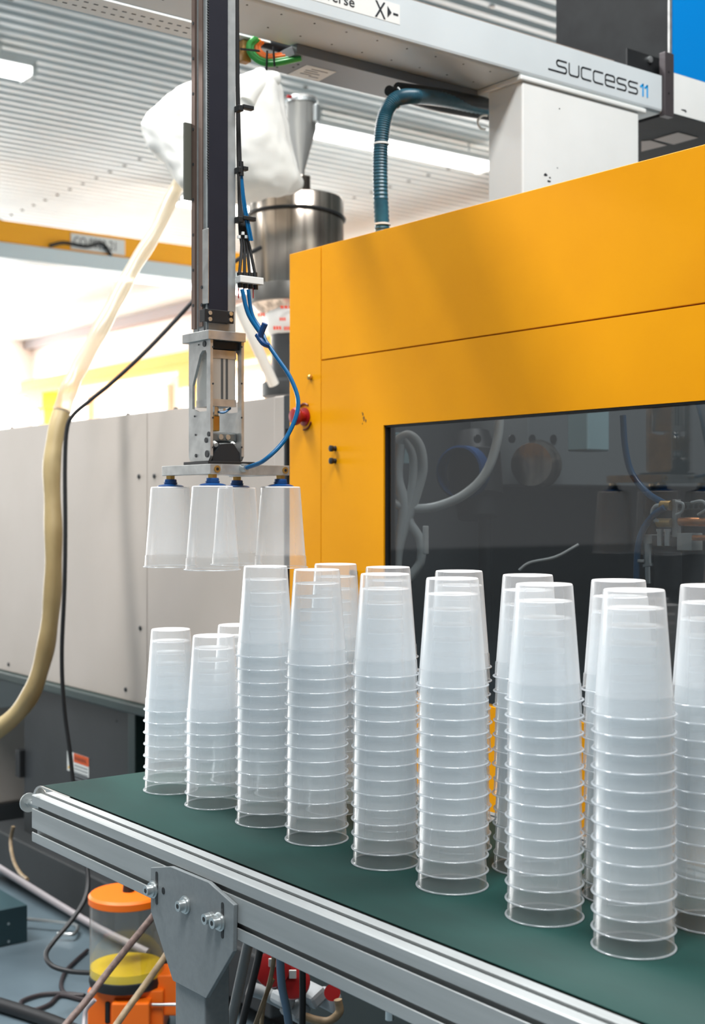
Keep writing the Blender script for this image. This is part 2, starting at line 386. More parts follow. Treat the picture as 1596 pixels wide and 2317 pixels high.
# gusset plate and leg
PXX = 0.929
gp = [onX(px, py, PXX) for px, py in ((341, 1963), (386, 1961), (471, 1996), (529, 2048), (527, 2154), (466, 2259), (391, 2219), (341, 2061))]
g = MB().prism(gp, (0.0065, 0, 0)).build('gusset_plate', greyplate, cv, bevel=0.0008)
def capsule(px, py0, py1, r, d=0.0006):
    a = onX(px, py0, PXX); b = onX(px, py1, PXX); pts = []
    for k in range(9):
        t = math.pi * k / 8; pts.append(Vector((PXX - d, a.y + r * math.cos(t), a.z + r * math.sin(t))))
    for k in range(9):
        t = math.pi + math.pi * k / 8; pts.append(Vector((PXX - d, b.y + r * math.cos(t), b.z + r * math.sin(t))))
    return MB().prism(pts, (d + 0.001, 0, 0))
for px, a, b in ((355, 1977, 2042), (504, 2047, 2118)): capsule(px, a, b, 0.0032).build('slot', blackp, g)
capsule(370, 2014, 2017, 0.004).build('slot', blackp, g)
for px, py in ((348, 2012), (421, 2047), (481, 2076), (499, 2085)):
    c = onX(px, py, PXX)
    if (px, py) != (481, 2076):
        bt = MB().cyl(c + EX * 0.0, c - EX * 0.0022, 0.0125, seg=24).build('bolt', zinc, g, smooth=True)
    else: bt = MB().cyl(c, c - EX * 0.001, 0.008, seg=20).build('bolt', zinc, g, smooth=True)
    mm = MB(); mm.cyl(c - EX * 0.001, c - EX * 0.0055, 0.0105 if px != 481 else 0.0078, seg=20).cyl(c - EX * 0.005, c - EX * 0.0135, 0.0072, seg=20)
    mm.build('bolt_head', zinc, bt, smooth=True)
    MB().cyl(c - EX * 0.0130, c - EX * 0.0138, 0.0036, seg=6).build('hex_socket', blackp, bt)
def legmesh(x0, x1):
    return MB().box((x0, 1.5527, 0.02), (x1, 1.633, BZ - 0.081), 0.002)
legmesh(0.9365, 0.9760).build('leg', greyplate, cv)
legmesh(1.428, 1.468).build('leg', greyplate, cv)
for x in (0.956, 1.448):
    for yy in (1.575, 1.61):
        MB().cyl((x, yy, 0.0), (x, yy, 0.02), 0.017).build('foot', rubber, cv, smooth=True)
MB().box((0.977, 1.575, 0.30), (1.427, 1.61, 0.34)).build('crossbar', alu, cv)
for yy in (0.35,):
    for x0, x1 in ((0.9365, 0.976), (1.428, 1.468)):
        MB().box((x0, yy, 0.0), (x1, yy + 0.08, BZ - 0.081), 0.002).build('leg', greyplate, cv)

# ------------------------------------------------------------------ cups
PITCH = 0.0198; CH = 0.138; SEG = 48
def cup_proto():
    b = MB().lathe([(0.0, 0.1362), (0.0285, 0.1362), (0.0300, 0.1378), (0.0325, 0.1380), (0.0334, 0.1368)], seg=SEG)
    bs = MB().lathe([(0.0334, 0.1368), (0.0339, 0.1345), (0.0424, 0.0212), (0.0434, 0.0200), (0.0443, 0.0035), (0.0452, 0.0020)], seg=SEG)
    rm = MB().lathe([(0.0452, 0.0020), (0.0468, 0.0020), (0.0472, 0.0012), (0.0468, 0.0004), (0.0450, 0.0006), (0.0446, 0.0022)], seg=SEG)
    def raw(mb, name, mt):
        bmesh.ops.recalc_face_normals(mb.bm, faces=mb.bm.faces)
        me = bpy.data.meshes.new(name); mb.bm.to_mesh(me); mb.bm.free(); me.materials.append(mt)
        me.polygons.foreach_set('use_smooth', [True] * len(me.polygons)); return me
    return raw(bs, 'wall', cupm), raw(b, 'base', cupb), raw(rm, 'rim', cuprim)
me_wall, me_base, me_rim = cup_proto()
# three to four little nicks on the base edge, as on the moulded cups
proto = bpy.data.objects.new('plastic_cup', me_wall); sc.collection.objects.link(proto)
pb = bpy.data.objects.new('base', me_base); sc.collection.objects.link(pb); pb.parent = proto
pr = bpy.data.objects.new('rim', me_rim); sc.collection.objects.link(pr); pr.parent = proto
used = [False]
def place_cup(x, y, z, rz, label, group):
    if not used[0]: o = proto; used[0] = True
    else:
        o = proto.copy(); sc.collection.objects.link(o)
        for ch in (pb, pr):
            c = ch.copy(); sc.collection.objects.link(c); c.parent = o
    o.location = (x, y, z); o.rotation_euler = (0, 0, rz); o['label'] = label; o['category'] = 'cup'; o['group'] = group
ORD = ['top', 'second', 'third', 'fourth', 'fifth', 'sixth', 'seventh', 'eighth', 'ninth', 'tenth', 'eleventh', 'twelfth', 'thirteenth', 'bottom']
STK = ['first', 'second', 'third', 'fourth', 'fifth', 'sixth', 'seventh', 'eighth']
def ypos(px, X): return onX(px, HY, X).y
XF = 1.14; XB = 1.275
FP = [387, 484, 600, 716, 872, 1025, 1231, 1434]
ys = [ypos(p, XF) for p in FP]
for row, X in (('front', XF), ('back', XB)):
    for i, y in enumerate(ys):
        n = 8 if i < 2 else 14
        jx = random.uniform(-0.001, 0.001); lean = [0, 0]
        for k in range(n):
            frm = n - 1 - k
            o_ = 'top one' if frm == 0 else ('bottom one' if k == 0 else ORD[frm] + ' from top')
            lab = 'frosted cup, %s, %s %s-row stack from conveyor end' % (o_, STK[i], row)
            place_cup(X + jx + random.uniform(-0.0003, 0.0003), y + (0.0 if row == 'front' else random.uniform(-0.002, 0.002)) + random.uniform(-0.0002, 0.0002), BZ + 0.0004 + k * PITCH, random.uniform(0, 6.28), lab,
                      'cups in the %s %s-row stack' % (STK[i], row))
# ------------------------------------------------------------------ picking gripper with four held cups
HZC = CAMZ + 0.0348            # height of the held cups' bases
gy0, gy1 = ypos(481, XF), ypos(386, XF)
spots = [(XF, gy0, 'nearest the camera'), (XF, gy1, 'leftmost'), (XB, gy0, 'rightmost, beside the yellow machine'), (XB, gy1, 'half hidden behind the nearest one')]
for x, y, d in spots:
    place_cup(x, y, HZC - CH - 0.0005, random.uniform(0, 6.28), 'frosted cup hanging under blue suction cup, ' + d, 'cups held by the robot gripper')

rb = thing('pick_robot', 'vertical aluminium pick-and-place robot arm with black belt and suction gripper', 'robot arm', (1.19, 1.93, HZC))
AX0, AX1, AY0, AY1 = 1.16, 1.2155, 1.915, 1.9615
zarm = CAMZ + (HY - 748) * 2.199 / 3000
ZT = CAMZ + 1.6
# profile with grooves on the -X side
pf = [(AX0 + 0.002, AY0), (AX1, AY0), (AX1, AY1), (AX0, AY1), (AX0, AY1 - 0.014), (AX0 + 0.004, AY1 - 0.014), (AX0 + 0.004, AY1 - 0.020), (AX0, AY1 - 0.020), (AX0, AY0 + 0.012), (AX0 + 0.004, AY0 + 0.012), (AX0 + 0.004, AY0 + 0.006), (AX0, AY0 + 0.006), (AX0, AY0 + 0.002)]
MB().prism([(x, y, zarm) for x, y in pf], (0, 0, ZT - zarm)).build('arm_profile', alu, rb)
rail_m = mat('guide_rail_steel', S(150, 128, 116), 0.35, 0.7, S(125, 105, 96), 30, (1, 1, 0.05))
gr = MB().box((AX0 - 0.004, AY1 - 0.012, zarm + 0.01), (AX0, AY1 - 0.001, ZT)).build('guide_rail', rail_m, rb)
for k in range(22):
    z = zarm + 0.05 + k * 0.06
    MB().cyl((AX0 - 0.0042, AY1 - 0.0065, z), (AX0 - 0.0046, AY1 - 0.0065, z), 0.0028, seg=10).build('rail_screw', darkgrey, gr)
MB().box((AX0 - 0.002, AY0 + 0.013, zarm + 0.012), (AX0, AY1 - 0.021, ZT)).build('guide_strip', rail_m, rb)
bx0 = onY(470, 400, AY0).x; bx1 = onY(513, 400, AY0).x
zclamp0 = CAMZ + (HY - 729) * 2.225 / 3000; zclamp1 = CAMZ + (HY - 701) * 2.225 / 3000
MB().box((bx0, AY0 - 0.004, zclamp0), (bx1, AY0, ZT)).build('drive_belt', cordb, rb)
m = MB()
for k in range(300):
    z = zclamp0 + 0.24 + k * 0.0045
    m.box((bx0 - 0.0022, AY0 - 0.004, z), (bx0, AY0 - 0.001, z + 0.0022))
m.build('belt_teeth', darkgrey, rb, kind='stuff')
MB().box((AX0 - 0.003, AY0 - 0.006, zclamp1 + 0.01), (bx0 - 0.001, AY0 + 0.012, CAMZ + (HY - 517) * 2.225 / 3000), 0.001).build('cover_strip', alu_b, rb)
for py in (650, 690):
    c = onX(457, py, AX0 - 0.003); MB().cyl(c, c - EX * 0.001, 0.003, seg=12).build('screw', blackp, rb)
cl = MB(); cx0 = onY(463, 700, AY0 - 0.010).x; cx1 = onY(529, 700, AY0 - 0.010).x
cl.box((cx0, AY0 - 0.011, zclamp0), (cx1, AY0 - 0.004, zclamp1), 0.0008).box((AX0 - 0.008, AY0 - 0.011, zclamp0), (cx0 + 0.002, AY0 + 0.010, zclamp1), 0.0008)
clp = cl.build('belt_clamp', blackp, rb)
for px in (475, 522):
    for py in (708, 722):
        c = onY(px, py + (2 if px > 500 else 0), AY0 - 0.011)
        s1 = MB().cyl(c, c - EY * 0.002, 0.0036, seg=16).build('clamp_screw', zinc, clp, smooth=True)
# side bracket plate behind the arm
pa = onY(418, 278, AY1 + 0.004); pb2 = onY(440, 455, AY1 + 0.004)
MB().box((AX0 - 0.016, AY1 + 0.001, pb2.z), (AX0 + 0.03, AY1 + 0.006, pa.z)).build('side_plate', mat('olive_grey_plate', S(98, 98, 88), 0.6), rb)
# wrist
WX0, WX1, WY0, WY1 = 1.150, 1.216, 1.889, 1.9595
zw1 = CAMZ + (HY - 768) * 2.2 / 3000; zw0 = CAMZ + (HY - 1042) * 2.2 / 3000
wr_ = MB().box((WX0 - 0.006, WY0 - 0.003, zw1), (WX1 + 0.002, WY1 + 0.012, zarm + 0.001), 0.0008).build('wrist_flange', alu_b, rb)
# left cheek with long opening: built as frame pieces around a slot
def cheek(x):
    t = 0.005; y0, y1 = WY0, WY1
    outer = [(y0, zw0 + 0.008), (y0 + 0.006, zw0), (y1 - 0.006, zw0), (y1, zw0 + 0.006), (y1, zw1), (y0, zw1)]
    zs0 = CAMZ + (HY - 930) * 2.21 / 3000; zs1 = CAMZ + (HY - 792) * 2.21 / 3000
    inner = [(y0 + 0.012, zs0), (y1 - 0.030, zs0), (y1 - 0.012, zs0 + 0.006), (y1 - 0.012, zs0 + 0.045), (y0 + 0.034, zs1 - 0.006), (y0 + 0.026, zs1), (y0 + 0.016, zs1), (y0 + 0.012, zs1 - 0.005)]
    mb = MB(); bm = mb.bm
    for xx in (x, x + t):
        vo = [bm.verts.new((xx, a, b)) for a, b in outer]; vi = [bm.verts.new((xx, a, b)) for a, b in inner]
        eo = [bm.edges.new((vo[i], vo[(i + 1) % len(vo)])) for i in range(len(vo))]
        ei = [bm.edges.new((vi[i], vi[(i + 1) % len(vi)])) for i in range(len(vi))]
        bmesh.ops.triangle_fill(bm, use_beauty=True, edges=eo + ei)
        if xx == x: A = (vo, vi)
        else:
            for la, lb in ((A[0], vo), (A[1], vi)):
                for i in range(len(la)):
                    j = (i + 1) % len(la); bm.faces.new((la[i], la[j], lb[j], lb[i]))
    return mb
ck = cheek(WX0).build('wrist_cheek', alu_b, rb)
cheek(WX1 - 0.005).build('wrist_cheek', alu_b, rb)
for px, py, r in ((463, 778, 0.005), (450, 780, 0.0012), (473, 982, 0.0042), (467, 996, 0.0045), (469, 1027, 0.006), (444, 1031, 0.003), (443, 984, 0.0016), (441, 942, 0.0016)):
    c = onX(px, py, WX0); MB().cyl(c, c - EX * 0.0012, r, seg=16).build('cheek_screw', darkgrey, ck)
for px in (482, 547):
    for py in (785, 868, 945, 1012):
        c = onY(px, py, WY0); MB().cyl(c, c - EY * 0.0006, 0.0017, seg=10).build('edge_screw', darkgrey, ck)
MB().box((WX0 + 0.006, WY0 + 0.006, CAMZ + (HY - 788) * 2.21 / 3000), (WX1 - 0.006, WY1 - 0.004, zw1), 0.001).build('wrist_block', blackp, rb)
zc1 = CAMZ + (HY - 790) * 2.21 / 3000; zc0 = CAMZ + (HY - 918) * 2.21 / 3000
xa, xb = WX0 + 0.009, WX1 - 0.010; ya, yb = WY0 + 0.010, WY1 - 0.010
cyb = MB(); cyb.box((xa, ya, zc0), (xb, yb, zc1), 0.002)
cy_ = cyb.build('pneumatic_cylinder', mat('cylinder_silver', S(185, 185, 180), 0.4, 0.5), rb)
for u in (0.42, 0.62):
    xx = xa + (xb - xa) * u; MB().box((xx - 0.0022, ya - 0.0004, zc0), (xx + 0.0022, ya + 0.002, zc1)).build('sensor_groove', mat('dark_groove', S(70, 72, 72), 0.5), cy_)
MB().box((xa - 0.0004, ya - 0.0006, zc1 - 0.014), (xb + 0.0004, yb, zc1)).build('cylinder_cap', alu_b, cy_)
MB().box((xa - 0.0004, ya - 0.0006, zc0), (xb + 0.0004, yb, zc0 + 0.012)).build('cylinder_cap', alu_b, cy_)
xm, ym = (WX0 + WX1) / 2, (WY0 + WY1) / 2
m = MB(); m.cyl((xm, ym, zc0 - 0.028), (xm, ym, zc0), 0.004).cyl((xm - 0.013, WY0 + 0.02, zc0 - 0.014), (xm - 0.013, WY0 + 0.02, zc0), 0.006, seg=6)
m.build('piston_rod', zinc, rb, smooth=True)
MB().tube([(xm - 0.012, WY0 + 0.02, zc0 - 0.008), (xm, WY0 + 0.012, zc0 - 0.010), (xm + 0.016, WY0 + 0.016, zc0 - 0.002)], 0.002, seg=8).build('air_tube', bluetube, rb, smooth=True)
zk = CAMZ + (HY - 985) * 2.21 / 3000
lk = MB(); lk.box((xm - 0.014, ym - 0.012, zk + 0.008), (xm + 0.0, ym + 0.012, zk + 0.035), 0.002).build('rod_eye', brass, rb)
lk = MB(); lk.box((WX0 + 0.006, WY0 + 0.012, zk - 0.01), (WX1 - 0.006, WY1 - 0.01, zk + 0.006), 0.003)
lk = lk.build('pivot_link', mat('link_grey', S(120, 125, 125), 0.4, 0.7), rb)
for dx in (-0.006, 0.008): MB().cyl((xm + dx, WY0 + 0.012, zk - 0.002), (xm + dx, WY0 + 0.010, zk - 0.002), 0.0045, seg=16).build('pivot_pin', zinc, lk, smooth=True)
for dx in (-0.018, 0.018): MB().cyl((xm + dx, WY0 + 0.014, zk - 0.012), (xm + dx, WY0 + 0.006, zk - 0.016), 0.004, seg=12).build('stop_pin', paper, lk, smooth=True)
tz = MB(); base_z = zw0 - 0.002
tz.prism([(WX0 + 0.006, WY0 + 0.004, base_z), (WX1 - 0.004, WY0 + 0.004, base_z), (WX1 - 0.006, WY0 + 0.004, base_z + 0.016), (xm + 0.014, WY0 + 0.004, base_z + 0.032), (xm - 0.010, WY0 + 0.004, base_z + 0.030), (WX0 + 0.008, WY0 + 0.004, base_z + 0.012)], (0, WY1 - WY0 - 0.012, 0))
tz.build('tilt_block', mat('black_anodised', S(44, 48, 52), 0.35, 0.3), rb)
MB().cyl((xm, ym, base_z + 0.03), (xm, ym, zk - 0.008), 0.005, seg=14).build('link_pin', zinc, rb, smooth=True)
# gripper plate: dark adapter disc + aluminium X of bars
zb1 = CAMZ + (HY - 1051) * 2.2 / 3000; zb0 = CAMZ + (HY - 1074) * 2.2 / 3000
gc = Vector(((XF + XB) / 2, (gy0 + gy1) / 2, 0))
MB().prism([(WX0 - 0.008, WY0 - 0.006, zb1), (WX1 + 0.018, WY0 - 0.006, zb1), (WX1 + 0.018, WY1 + 0.004, zb1), (WX0 - 0.008, WY1 + 0.004, zb1)], (0, 0, base_z - zb1 + 0.001)).build('adapter_plate', blackp, rb, bevel=0.0006)
gb = MB(); e = 0.011
gb.box((XF - e, gy0 - e, zb0), (XF + e, gy1 + e, zb1 - 0.0002), 0.0008)
g1 = gb.build('gripper_bar', alu_b, rb)
MB().box((XF + e, gy0 - e, zb0 + 0.0), (XB + e, gy0 + e, zb1 - 0.0002), 0.0008).build('gripper_bar', alu_b, rb)
MB().box((XB - e, gy0 + e, zb0 + 0.0), (XB + e, gy1 + e, zb1 - 0.0002), 0.0008).build('gripper_bar', alu_b, rb)
MB().box((XF + e, WY0 - 0.004, zb0 + 0.001), (XB - e, WY1 + 0.01, zb1 - 0.0004), 0.0008).build('gripper_centre', alu_b, rb)
for x in (XF + 0.002, XB + 0.002):
    c = Vector((x, gy0 - e, (zb0 + zb1) / 2)); s1 = MB().cyl(c, c - EY * 0.0016, 0.0058, seg=20).build('port_plug', brass, g1, smooth=True)
    MB().cyl(c - EY * 0.0014, c - EY * 0.002, 0.0028, seg=6).build('hex_socket', blackp, g1)
for x, y, d in spots:
    MB().cyl((x, y, zb0 - 0.007), (x, y, zb0 + 0.0005), 0.0082, seg=6).build('brass_fitting', brass, rb)
    MB().lathe([(0.0, zb0 - 0.006), (0.010, zb0 - 0.006), (0.011, zb0 - 0.009), (0.0105, zb0 - 0.011), (0.012, zb0 - 0.0115), (0.0115, zb0 - 0.0145), (0.018, HZC + 0.003), (0.0225, HZC + 0.0012), (0.0225, HZC + 0.0002), (0.0, HZC + 0.0002)], (x, y, 0), seg=32).build('suction_cup', bluesuc, rb, smooth=True)
# hose end fitting
he = onY(552, 1059, gy0 - 0.014)
MB().cyl(he + EY * 0.004, he - EY * 0.010, 0.0075, 0.0065, seg=16).build('hose_fitting', zinc, rb, smooth=True)
bp = [he - EY * 0.008, atZ(600, 1040, 2.15), atZ(648, 990, 2.16), atZ(675, 920, 2.17), atZ(660, 860, 2.18), atZ(624, 805, 2.19), atZ(590, 755, 2.2), atZ(562, 710, 2.2), atZ(548, 655, 2.2)]
MB().tube(bp, 0.0036, seg=12).build('blue_hose', bluetube, rb, smooth=True)
MB().tube([atZ(604, 778, 2.195), atZ(590, 745, 2.205), atZ(570, 710, 2.21), atZ(562, 655, 2.205)], 0.0034, seg=12).build('blue_hose', bluetube, rb, smooth=True)
m = MB(); m.tube([atZ(588, 770, 2.19), atZ(592, 752, 2.185), atZ(600, 732, 2.18)], 0.005, seg=8, sub=3).tube([atZ(582, 757, 2.19), atZ(595, 776, 2.185), atZ(607, 782, 2.19)], 0.0045, seg=8, sub=3); m.build('cable_tie', bluesuc, rb, smooth=True)
# comb block with sleeves and tubes
ca = onY(539, 634, 1.90); cb = onY(592, 634, 1.90)
comb = MB().box((ca.x, 1.893, onY(560, 642, 1.9).z), (cb.x, 1.908, onY(560, 626, 1.9).z), 0.001).build('tube_comb', offwhite, rb)
tops = [(543, 160), (546, 185), (549, 210), (552, 235)]
for k in range(4):
    px = 544 + k * 11.5
    c0 = onY(px, 654 - (2 - k) * 1.5, 1.9035); c1 = onY(px - 2, 617, 1.9035)
    MB().cyl(c0, c1, 0.0045, seg=12).build('sleeve', rubber, rb, smooth=True)
    MB().tube([onY(px - 2, 618, 1.9035), onY(547 + k * 6, 560, 1.91), onY(543 + k * 4, 520, 1.915), onY(541 + k * 2.2, 440, 1.925), onY(538 + k * 1.2, 300, 1.93), onY(536 + k * .8, 100, 1.93), onY(535 + k * .6, -250, 1.93)], 0.0028, seg=8).build('tube', rubber, rb, smooth=True)
for k, px in enumerate((541, 550, 557)):
    c = onY(px, 536 - (k == 1) * 8, 1.9085); MB().cyl(c - EZ * 0.0025, c + EZ * 0.0025, 0.0030, seg=10).build('marker_band', paper, rb, smooth=True)
for py, L in ((243, 28), (383, 12), (495, 34)):
    m = MB(); a = onY(537, py, 1.905); b = onY(548, py, 1.905); m.box((a.x, 1.900, a.z - 0.006), (b.x, 1.915, a.z + 0.004), 0.001)
    m.box((b.x - 0.001, 1.898, a.z - 0.001), (b.x + L * 0.00072, 1.908, a.z + 0.006), 0.001); m.build('cable_tie', blackp, rb)
for k in range(2): MB().tube([onY(546 + k, 395, 1.905), onY(549 + k * 4, 450, 1.904), onY(557 + k * 5, 500, 1.903), onY(566 + k * 5, 545, 1.902)], 0.0022, seg=8).build('blue_tube', bluetube, rb, smooth=True)
MB().cyl(onY(546, 398, 1.904), onY(545, 366, 1.904), 0.0045, seg=12).build('tube_joiner', blackp, rb, smooth=True)
for k, px in enumerate((540, 552, 573)): MB().cyl(onY(px, 652, 1.9), onY(px, 675, 1.9), 0.0010, seg=6).build('wire_end', redp, rb)

# ------------------------------------------------------------------ traverse beam, drive box, column, cabinet
YB = 2.25; k_ = 1.645 * YB
zt = CAMZ + 0.3032 * k_; zb = CAMZ + 0.2769 * k_; YF = 1.0764 * YB; XE = onY(1498, 200, YB).x
bmb = thing('traverse_beam', 'long light-grey robot traverse beam with black lettering crossing above the machine', 'beam', (2.0, YB, zb))
r_ = 0.010; sec = [(YB, zt), (YF, zt), (YF, zb), (YB + r_, zb), (YB + r_ * 0.5, zb + r_ * 0.13), (YB + r_ * 0.13, zb + r_ * 0.5), (YB, zb + r_)]
bb = MB().prism([(-0.6, y, z) for y, z in sec], (XE + 0.6, 0, 0)).build('beam_body', beamwhite, bmb)
MB().box((-0.6, YB + 0.012, zt), (XE - 0.17, YF - 0.02, zt + 0.008)).build('track_strip', mat('track_brown', S(130, 115, 105), 0.5), bmb)
for k in range(14):
    for yy in (YB + 0.03, YB + 0.11):
        x = 1.05 + k * 0.085 + (0.02 if yy > YB + 0.05 else 0)
        MB().cyl((x, yy, zb - 0.0006), (x, yy, zb + 0.001), 0.0024, seg=8).build('screw_hole', blackp, bb)
stx = onY(905, 40, YB).x; stz0 = CAMZ + 0.2862 * k_; stz1 = CAMZ + 0.2980 * k_
st = MB().box((1.55, YB - 0.0006, stz0), (stx, YB, stz1)).build('label_plate', paper, bmb)
text(', Traverse', (1.583, YB - 0.0012, stz0 + 0.009), 0.031, ink, st, sx=1.15)
text('X', (1.784, YB - 0.0012, stz0 + 0.003), 0.052, ink, st, sx=0.8)
m = MB(); a = Vector((1.819, YB - 0.0016, stz0 + 0.009)); m.prism([a, a + Vector((0.011, 0, 0.012)), a + EZ * 0.024], (0, 0.0012, 0)); m.box((1.835, YB - 0.0016, stz0 + 0.018), (1.849, YB - 0.0004, stz0 + 0.022)); m.build('arrow_mark', ink, st)
# SUCCESS 11 lettering as strokes
cw, chh = 0.034, 0.028
def arc(cx, cy, r, a0, a1, n=5): return [(cx + r * math.cos(math.radians(a0 + (a1 - a0) * k / n)), cy + r * math.sin(math.radians(a0 + (a1 - a0) * k / n))) for k in range(n + 1)]
q = 0.007; hm = chh / 2
gS = [(cw, chh)] + arc(q, chh - q, q, 90, 180) [0:] + arc(q, hm + q, q, 180, 270) + arc(cw - q, hm - q, q, 90, 0) + arc(cw - q, q, q, 0, -90) + [(0, 0)]
gU = [(0, chh)] + arc(q, q, q, 180, 270) + arc(cw - q, q, q, 270, 360) + [(cw, chh)]
gC = [(cw, chh)] + arc(q, chh - q, q, 90, 180) + arc(q, q, q, 180, 270) + [(cw, 0)]
gE = [(0, hm), (cw, hm)] + arc(cw - q, chh - q, q, 0, 90) + arc(q, chh - q, q, 90, 180) + arc(q, q, q, 180, 270) + [(cw, 0)]
lt = MB(); org0 = Vector((2.347, YB - 0.0008, CAMZ + 0.2853 * k_)); pit = 0.0435
for i, gph in enumerate((gS, gU, gC, gC, gE, gS, gS)):
    ribbon(lt, gph, 0.0038, EX, EZ, org0 + EX * pit * i, 0.0008, EY)
ribbon(lt, [(-0.028, 0.0), (0.003, 0.0)], 0.0038, EX, EZ, org0, 0.0008, EY)
lt.build('lettering', ink, bmb)
lt = MB()
for k in range(2): ribbon(lt, [(0, 0.022), (0.009, 0.029), (0.009, 0.0)], 0.0052, EX, EZ, org0 + EX * (pit * 7 + 0.003 + k * 0.017), 0.0008, EY)
lt.build('number_lettering', mat('blue_ink', S(0, 150, 215), 0.5), bmb)
# cable tray with holes behind the beam
ct = MB(); ct.box((-0.6, YF + 0.06, zb + 0.02), (1.9, YF + 0.15, zb + 0.024)); tr_ = ct.build('cable_tray', offwhite, bmb)
m = MB()
for k in range(60): m.box((0.5 + k * 0.022, YF + 0.09, zb + 0.0195), (0.51 + k * 0.022, YF + 0.094, zb + 0.0205)).box((0.51 + k * 0.022, YF + 0.12, zb + 0.0195), (0.52 + k * 0.022, YF + 0.124, zb + 0.0205))
m.build('tray_holes', darkgrey, tr_, kind='stuff')
# drive box
Y1 = 2.40; hz = 0.2536 * 1.645 * Y1; zd = CAMZ + hz; Y2 = hz / (1.645 * 0.2407); xd = onY(672, 122, Y1).x
db = thing('drive_box', 'dark grey metal drive box with a white type plate under the beam', 'housing', (2.1, 2.45, zd))
MB().box((xd, Y1, zd), (onY(1104, 235, Y1).x, Y2, zb - 0.001 + 0.0), 0.001).build('box_body', mat('grey_housing', S(118, 122, 126), 0.45, 0.3), db)
a = onH(700, 145, zd); b = onH(760, 165, zd)
lb = MB().prism([onH(x, y, zd - 0.0006) for x, y in ((649, 169), (695, 147), (761, 163), (722, 184))], (0, 0, 0.0004)).build('type_plate', paper, db)
m = MB()
for u, v, l in ((0.22, 0.3, 0.35), (0.25, 0.45, 0.5), (0.2, 0.6, 0.4), (0.3, 0.75, 0.55), (0.55, 0.2, 0.3)):
    P = [onH(x, y, zd - 0.001) for x, y in ((649, 169), (695, 147), (761, 163), (722, 184))]
    def uv(u, v): return P[0] * (1 - u) * (1 - v) + P[3] * u * (1 - v) + P[1] * (1 - u) * v + P[2] * u * v
    m.prism([uv(u, v), uv(u + l, v), uv(u + l, v + 0.05), uv(u, v + 0.05)], (0, 0, 0.0003))
m.build('plate_print', mat('grey_print', S(120, 124, 126), 0.6), lb)
for px, py in ((663, 134), (675, 146), (664, 152), (627, 152)):
    c = onH(px, py, zd); MB().cyl(c - EZ * 0.0008, c, 0.003, seg=8).build('screw_hole', blackp, db)
# power cables with brown plug at the box
pc = thing('power_cables', 'loop of green and orange motor cables tied with black straps below the beam', 'cable', (xd - 0.08, 2.45, zd))
for k, (col, dr, nm_) in enumerate(((mat('green_cable', S(60, 165, 70), 0.4), 0, 'green_cable'), (mat('green_cable', S(60, 165, 70), 0.4), -6, 'green_cable'), (mat('orange_cable', S(240, 115, 20), 0.4), -14, 'orange_cable'), (mat('orange_cable', S(240, 115, 20), 0.4), -20, 'orange_cable'))):
    s_ = 1 + dr / 45.0
    pts = [(612 + dx * s_, 106 + dy * s_) for dx, dy in ((-32, -22), (-48, -6), (-46, 14), (-28, 32), (-4, 39), (25, 36), (70, 26 + k * 2))]
    MB().tube([atZ(x, y, 2.95 + 0.01 * k) for x, y in pts], 0.0062, seg=10).build(nm_, col, pc, smooth=True)
for px, py, ang in ((566, 113, 0.1), (604, 137, 1.6), (620, 128, 1.5)):
    c = atZ(px, py, 2.935); d = Vector((CS * math.cos(ang), -SN * math.cos(ang), -math.sin(ang))) * 0.022
    MB().tube([c - d, c + d], 0.0025, seg=6, sub=2).build('cable_strap', blackp, pc)
m = MB(); c = atZ(553, 118, 2.97); m.box(c - Vector((.012, .012, .024)), c + Vector((.012, .012, .024)), 0.003); m.build('plug', mat('brown_plug', S(165, 120, 60), 0.5), pc)
m = MB(); m.tube([atZ(585, 90, 3.0), atZ(625, 100, 3.0), atZ(672, 116, 3.0)], 0.016, seg=10); m.build('black_cable', rubber, pc, smooth=True)
# column
xl = 0.9934 * YB; xr = 1.179 * YB; yb_ = 1.054 * YB
co = thing('beam_column', 'off-white square steel column carrying the traverse beam', 'column', ((xl + xr) / 2, YB + 0.06, 1.0))
MB().box((xl, YB + 0.004, CAMZ + 0.535), (xr, yb_, zb - 0.0126), 0.004).build('column_shaft', offwhite, co)
MB().box((xl - 0.01, YB - 0.001, zb - 0.0125), (onY(1463, 240, YB).x, yb_ + 0.09, zb - 0.0003), 0.003).build('top_plate', offwhite, co)
m = MB()
for px, py, sx, sy in ((1235, 395, 9, 4), (1245, 402, 5, 3), (1243, 410, 9, 3), (1267, 246, 3, 2), (1262, 380, 2, 2)):
    c = onY(px, py, YB + 0.0035); s2 = 0.001
    m.prism([c + Vector((sx * s2 * math.cos(t) * random.uniform(.5, 1), 0, sy * s2 * math.sin(t) * random.uniform(.5, 1))) for t in [i * 0.785 for i in range(8)]], (0, 0.0006, 0))
m.build('paint_chips', ink, co)
